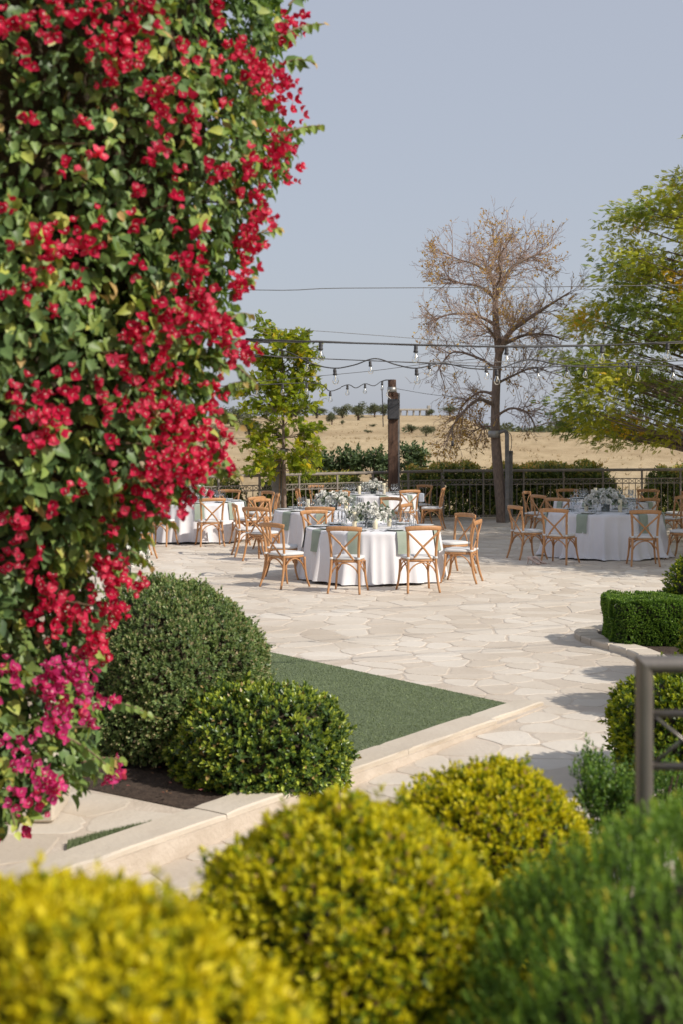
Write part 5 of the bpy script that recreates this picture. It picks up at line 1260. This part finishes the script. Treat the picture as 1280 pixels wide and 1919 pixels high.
def table(X, Y, name_l, nv, seats, flo, seed, cutlery=False, cl_rz=0.0, fscale=1.0, candles=((-.24, -.14, .20), (.22, -.2, .15), (.1, .25, .18)), nap=None):
    rnd = random.Random(seed)
    t = empty('round_table', (X, Y, 0)); tag(t, 'round banquet table under the cloth of the ' + name_l, 'table', 'round tables under white cloths')
    put('tabletop', TT, t)
    for k in range(4): put('leg', LEG, t, (.80*math.cos(k*1.571 + cl_rz + .3), .80*math.sin(k*1.571 + cl_rz + .3), .0))
    c = put('tablecloth', CLOTH[nv], None, (X, Y, 0), cl_rz); tag(c, 'white floor-length cloth on the ' + name_l, 'tablecloth', 'white round tablecloths')
    z = TH + .0005
    f = flowers((X + rnd.uniform(-.06, .06), Y + rnd.uniform(-.05, .05), z), fscale, flo, seed)
    f.rotation_euler = (0, 0, rnd.uniform(-.3, .3))
    for (dx, dy, h), cn in zip(candles, ('tallest', 'second', 'third') if candles[0][2] > .17 else ('shorter', 'taller')):
        k_ = empty('pillar_candle', (X + dx, Y + dy, z)); tag(k_, cn + ' ivory pillar candle on the ' + name_l, 'candle', 'ivory candles on the ' + name_l)
        put('wax', MB().lathe([(.034, 0), (.036, .003), (.036, h - .004), (.032, h), (.008, h - .006)], 14).mesh('wax', M['candle'], True), k_); put('wick', MB().tube([(0, 0, h - .006), (.001, 0, h + .012)], .002, 4).mesh('wick', M['cable']), k_)
    used = []
    for i, a in enumerate(seats):
        ar = math.radians(a); ux, uy = math.cos(ar), math.sin(ar); rz = ar + math.pi/2
        q = (a + 90 + 180) % 360 - 180; aq = abs(q); sd_ = ' right' if q > 0 else ' left'
        seat = 'front' if aq < 20 else 'front' + sd_ if aq < 60 else sd_[1:] if aq < 100 else 'rear' + sd_ if aq < 142 else 'rear'
        if seat in used: seat = 'mid ' + seat
        used.append(seat); where = seat + ' seat of the ' + name_l
        o = put('napkin', NAP, None, (X, Y, .0), rz); tag(o, 'sage napkin hanging at the ' + where, 'napkin', 'sage napkins on the ' + name_l)
        o = put('plate', PL, None, (X + ux*.80, Y + uy*.80, z + .0075), 0); tag(o, 'pale plate at the ' + where, 'plate', 'plates on the ' + name_l)
        for (dr, da, me, nm, lab) in ((.58, 13, WG, 'wine_glass', 'outermost wine glass'), (.55, 4.5, WG, 'wine_glass', 'middle wine glass'), (.50, 15, WG, 'wine_glass', 'innermost wine glass'), (.63, 5, TB, 'tumbler', 'clear tumbler')):
            b = math.radians(a + da + rnd.uniform(-2, 2)); rr_ = dr + rnd.uniform(-.015, .015); o = put(nm, me, None, (X + rr_*math.cos(b), Y + rr_*math.sin(b), z)); o.scale = (1.12, 1.12, 1.12)
            tag(o, lab + ' at the ' + where, 'glass', ('wine glasses' if me is WG else 'tumblers') + ' on the ' + name_l)
        if cutlery:
            for sg, nm in ((-1, 'fork'), (1, 'knife')):
                b = math.radians(a + sg*14.5); o = put(nm, KN, None, (X + .80*math.cos(b), Y + .80*math.sin(b), z + .0005), rz); tag(o, 'steel ' + nm + ' at the ' + where, nm, nm + 's on the ' + name_l)
T1, T2, T3, T4, T5, T6 = (.47, 21.2), (-.21, 25.5), (.66, 31.3), (4.63, 25.0), (-2.95, 28.3), (5.30, 28.6)
ev = lambda s, n=9: [s + 360/n*i for i in range(n)]
table(*T1, 'front centre table', 0, ev(-106), 'largest white rose arrangement, on the front centre table', 21, True, .4, 1.15, ((-.27, -.10, .23), (.03, -.36, .14), (.26, .2, .18)))
table(*T2, 'second centre table', 1, ev(-98), 'white flowers with trailing eucalyptus on the table behind the front one', 22, False, 1.9, 1.1, ((-.40, -.15, .20), (.30, -.12, .18)))
table(*T3, 'rear centre table', 0, ev(-75), 'white flowers on the rear centre table by the rusty pole', 23, False, 3.0, .95, ((-.26, -.1, .18), (.28, -.12, .24)))
table(*T4, 'front right shaded table', 2, [-122, -61, -20, 20, 60, 100, 140, 180], 'white roses with dark greenery on the front right shaded table', 24, True, .9, 1.15, ((.24, -.18, .22), (-.30, .1, .18)))
table(*T5, 'left table', 1, ev(-78), 'white roses on the left table seen under the bougainvillea', 25, False, 4.2, 1.05, ((-.30, -.2, .16), (.3, .2, .18)))
table(*T6, 'rear right shaded table', 1, ev(-80), 'small white flowers on the rear right shaded table', 26, False, 2.4, .8, ((-.20, -.1, .26), (.25, -.2, .16)))

T7 = (-5.0, 24.6)
chair(.09, 19.52, T1, 'chair at the left front of the front centre table, back turned to the camera', .05)
chair(1.06, 19.62, T1, 'chair at the right front of the front centre table, back turned to the camera', -.06)
chair(-.80, 20.15, T1, 'nearest chair on the left side of the front centre table', .1)
chair(-.88, 21.25, T1, 'left side chair of the front centre table, partly behind the nearest one')
chair(1.74, 20.72, T1, 'nearer chair on the right side of the front centre table, seen side-on', .1)
chair(1.72, 21.95, T1, 'farther chair on the right side of the front centre table')
chair(-.32, 22.7, T1, 'chair behind the front centre table, left of its flowers')
chair(-.34, 24.1, T2, 'chair in front of the second table, its back against the front table')
chair(-1.33, 24.0, T2, 'left front chair of the second table with its back to the camera', .1)
chair(-1.62, 24.85, T2, 'side-on chair at the left end of the second table', -.25)
chair(-1.28, 26.25, T2, 'chair at the left rear of the second table')
chair(.92, 25.0, T2, 'right side chair of the second table, seen above the front flowers')
chair(.80, 26.75, T2, 'chair at the right rear of the second table in shadow')
chair(.05, 30.0, T3, 'left front chair of the rear centre table')
chair(1.33, 30.2, T3, 'right front chair of the rear centre table with its cross back showing')
chair(1.98, 31.1, T3, 'side-on chair at the right end of the rear centre table')
chair(1.72, 32.3, T3, 'chair at the right rear of the rear centre table')
chair(-.72, 31.0, T3, 'side-on chair at the left end of the rear centre table')
chair(-.42, 32.3, T3, 'chair at the left rear of the rear centre table')
chair(-2.50, 26.92, T5, 'front chair of the left table, back turned to the camera', -.1)
chair(-3.42, 26.95, T5, 'chair at the left table half hidden under the bougainvillea flowers', .1)
chair(-1.83, 27.35, T5, 'right front chair of the left table')
chair(-1.55, 28.5, T5, 'side-on chair at the right end of the left table')
chair(-1.74, 29.25, T5, 'chair at the right rear of the left table')
chair(-2.45, 29.85, T5, 'chair behind the left table, seen beside its flowers')
chair(-3.50, 24.2, T7, 'nearest lone chair at the bougainvillea edge, seen side-on')
chair(-3.68, 25.1, T7, 'chair behind the lone one, mostly hidden by the bougainvillea')
chr_r = chair(3.63, 23.55, T4, 'left front chair of the right shaded table with a ribbon on its back', .1)
chair(4.93, 23.2, T4, 'right front chair of the right shaded table, back turned to the camera', -.22)
chair(3.20, 24.35, T4, 'side-on chair at the left end of the right shaded table')
chair(5.86, 24.3, T4, 'chair at the right end of the front right shaded table, cut by the frame')
chair(4.22, 26.95, T6, 'left front chair of the rear right table')
chair(4.10, 28.0, T6, 'side chair at the left end of the rear right table')
chair(4.05, 29.2, T6, 'left rear chair of the rear right table, nearest the bare tree')
chair(4.90, 30.2, T6, 'chair behind the rear right table, left of its flowers')
chair(5.70, 26.95, T6, 'front chair of the rear right table, seen over the front table')
chair(6.38, 27.75, T6, 'right front chair of the rear right table')
chair(6.40, 30.1, T6, 'chair behind the rear right table, right of its flowers')
chair(6.95, 29.3, T6, 'rightmost chair of the rear right table at the frame edge')

# small things: ribbon, shoes, hanging bag, floor flowers
rb = empty('ribbon', (3.63, 23.3, .88)); tag(rb, 'thin cream ribbon tied to the back of a shaded chair', 'ribbon')
put('loop', MB().tube(spline([(.0, .0, .02), (.03, -.03, -.02), (.01, -.05, -.14), (-.01, -.05, -.27)], 5), .006, 5).mesh('loop', M['rubber_white']), rb)
put('loop', MB().tube(spline([(.03, .0, .02), (.06, -.03, -.05), (.07, -.05, -.18), (.10, -.05, -.28)], 5), .006, 5).mesh('loop', M['rubber_white']), rb)
def shoe(x, y, rz, label):
    r = empty('shoe', (x, y, .002), rz); tag(r, label, 'shoe', 'pair of heeled shoes'); R = []
    for (t, w, zb, zt) in ((-.115, .022, .085, .12), (-.09, .030, .080, .13), (-.05, .032, .062, .125), (0, .034, .03, .075), (.05, .040, .006, .04), (.09, .036, .002, .03), (.12, .018, .002, .018)):
        R.append([(t, w*math.cos(a), (zb+zt)/2 + (zt-zb)/2*math.sin(a)) for a in [2*math.pi*j/10 for j in range(10)]])
    put('upper', MB().rings(R).mesh('upper', M['shoe'], True), r)
    put('heel', MB().tube([(-.10, 0, .085), (-.115, 0, 0)], [.014, .006], 8).mesh('heel', M['shoe'], True), r)
shoe(3.17, 23.35, -.55, 'rose-beige high-heeled shoe standing left on the paving by the shaded table'); shoe(3.27, 23.42, -.35, 'rose-beige high-heeled shoe standing right, next to its twin')
bg_ = empty('hanging_bag', (1.73, 30.6, .62)); tag(bg_, 'small blue-grey bag hanging at the right edge of the rear centre table', 'bag')
put('pouch', MB().box((-.06, -.03, .0), (.06, .03, .20), .02).mesh('pouch', plain('blue_grey_fabric', (.40, .43, .50), .8)), bg_); put('strap', MB().tube(spline([(-.04, 0, .19), (-.03, 0, .30), (.03, 0, .30), (.04, 0, .19)], 4), .008, 5).mesh('strap', M['cable'], True), bg_)
f = flowers((-3.28, 21.6, 0), 1.5, 'white rose arrangement on the floor at the bougainvillea edge', 41, None, nr=24); f.scale = (.8, .8, 1.1)
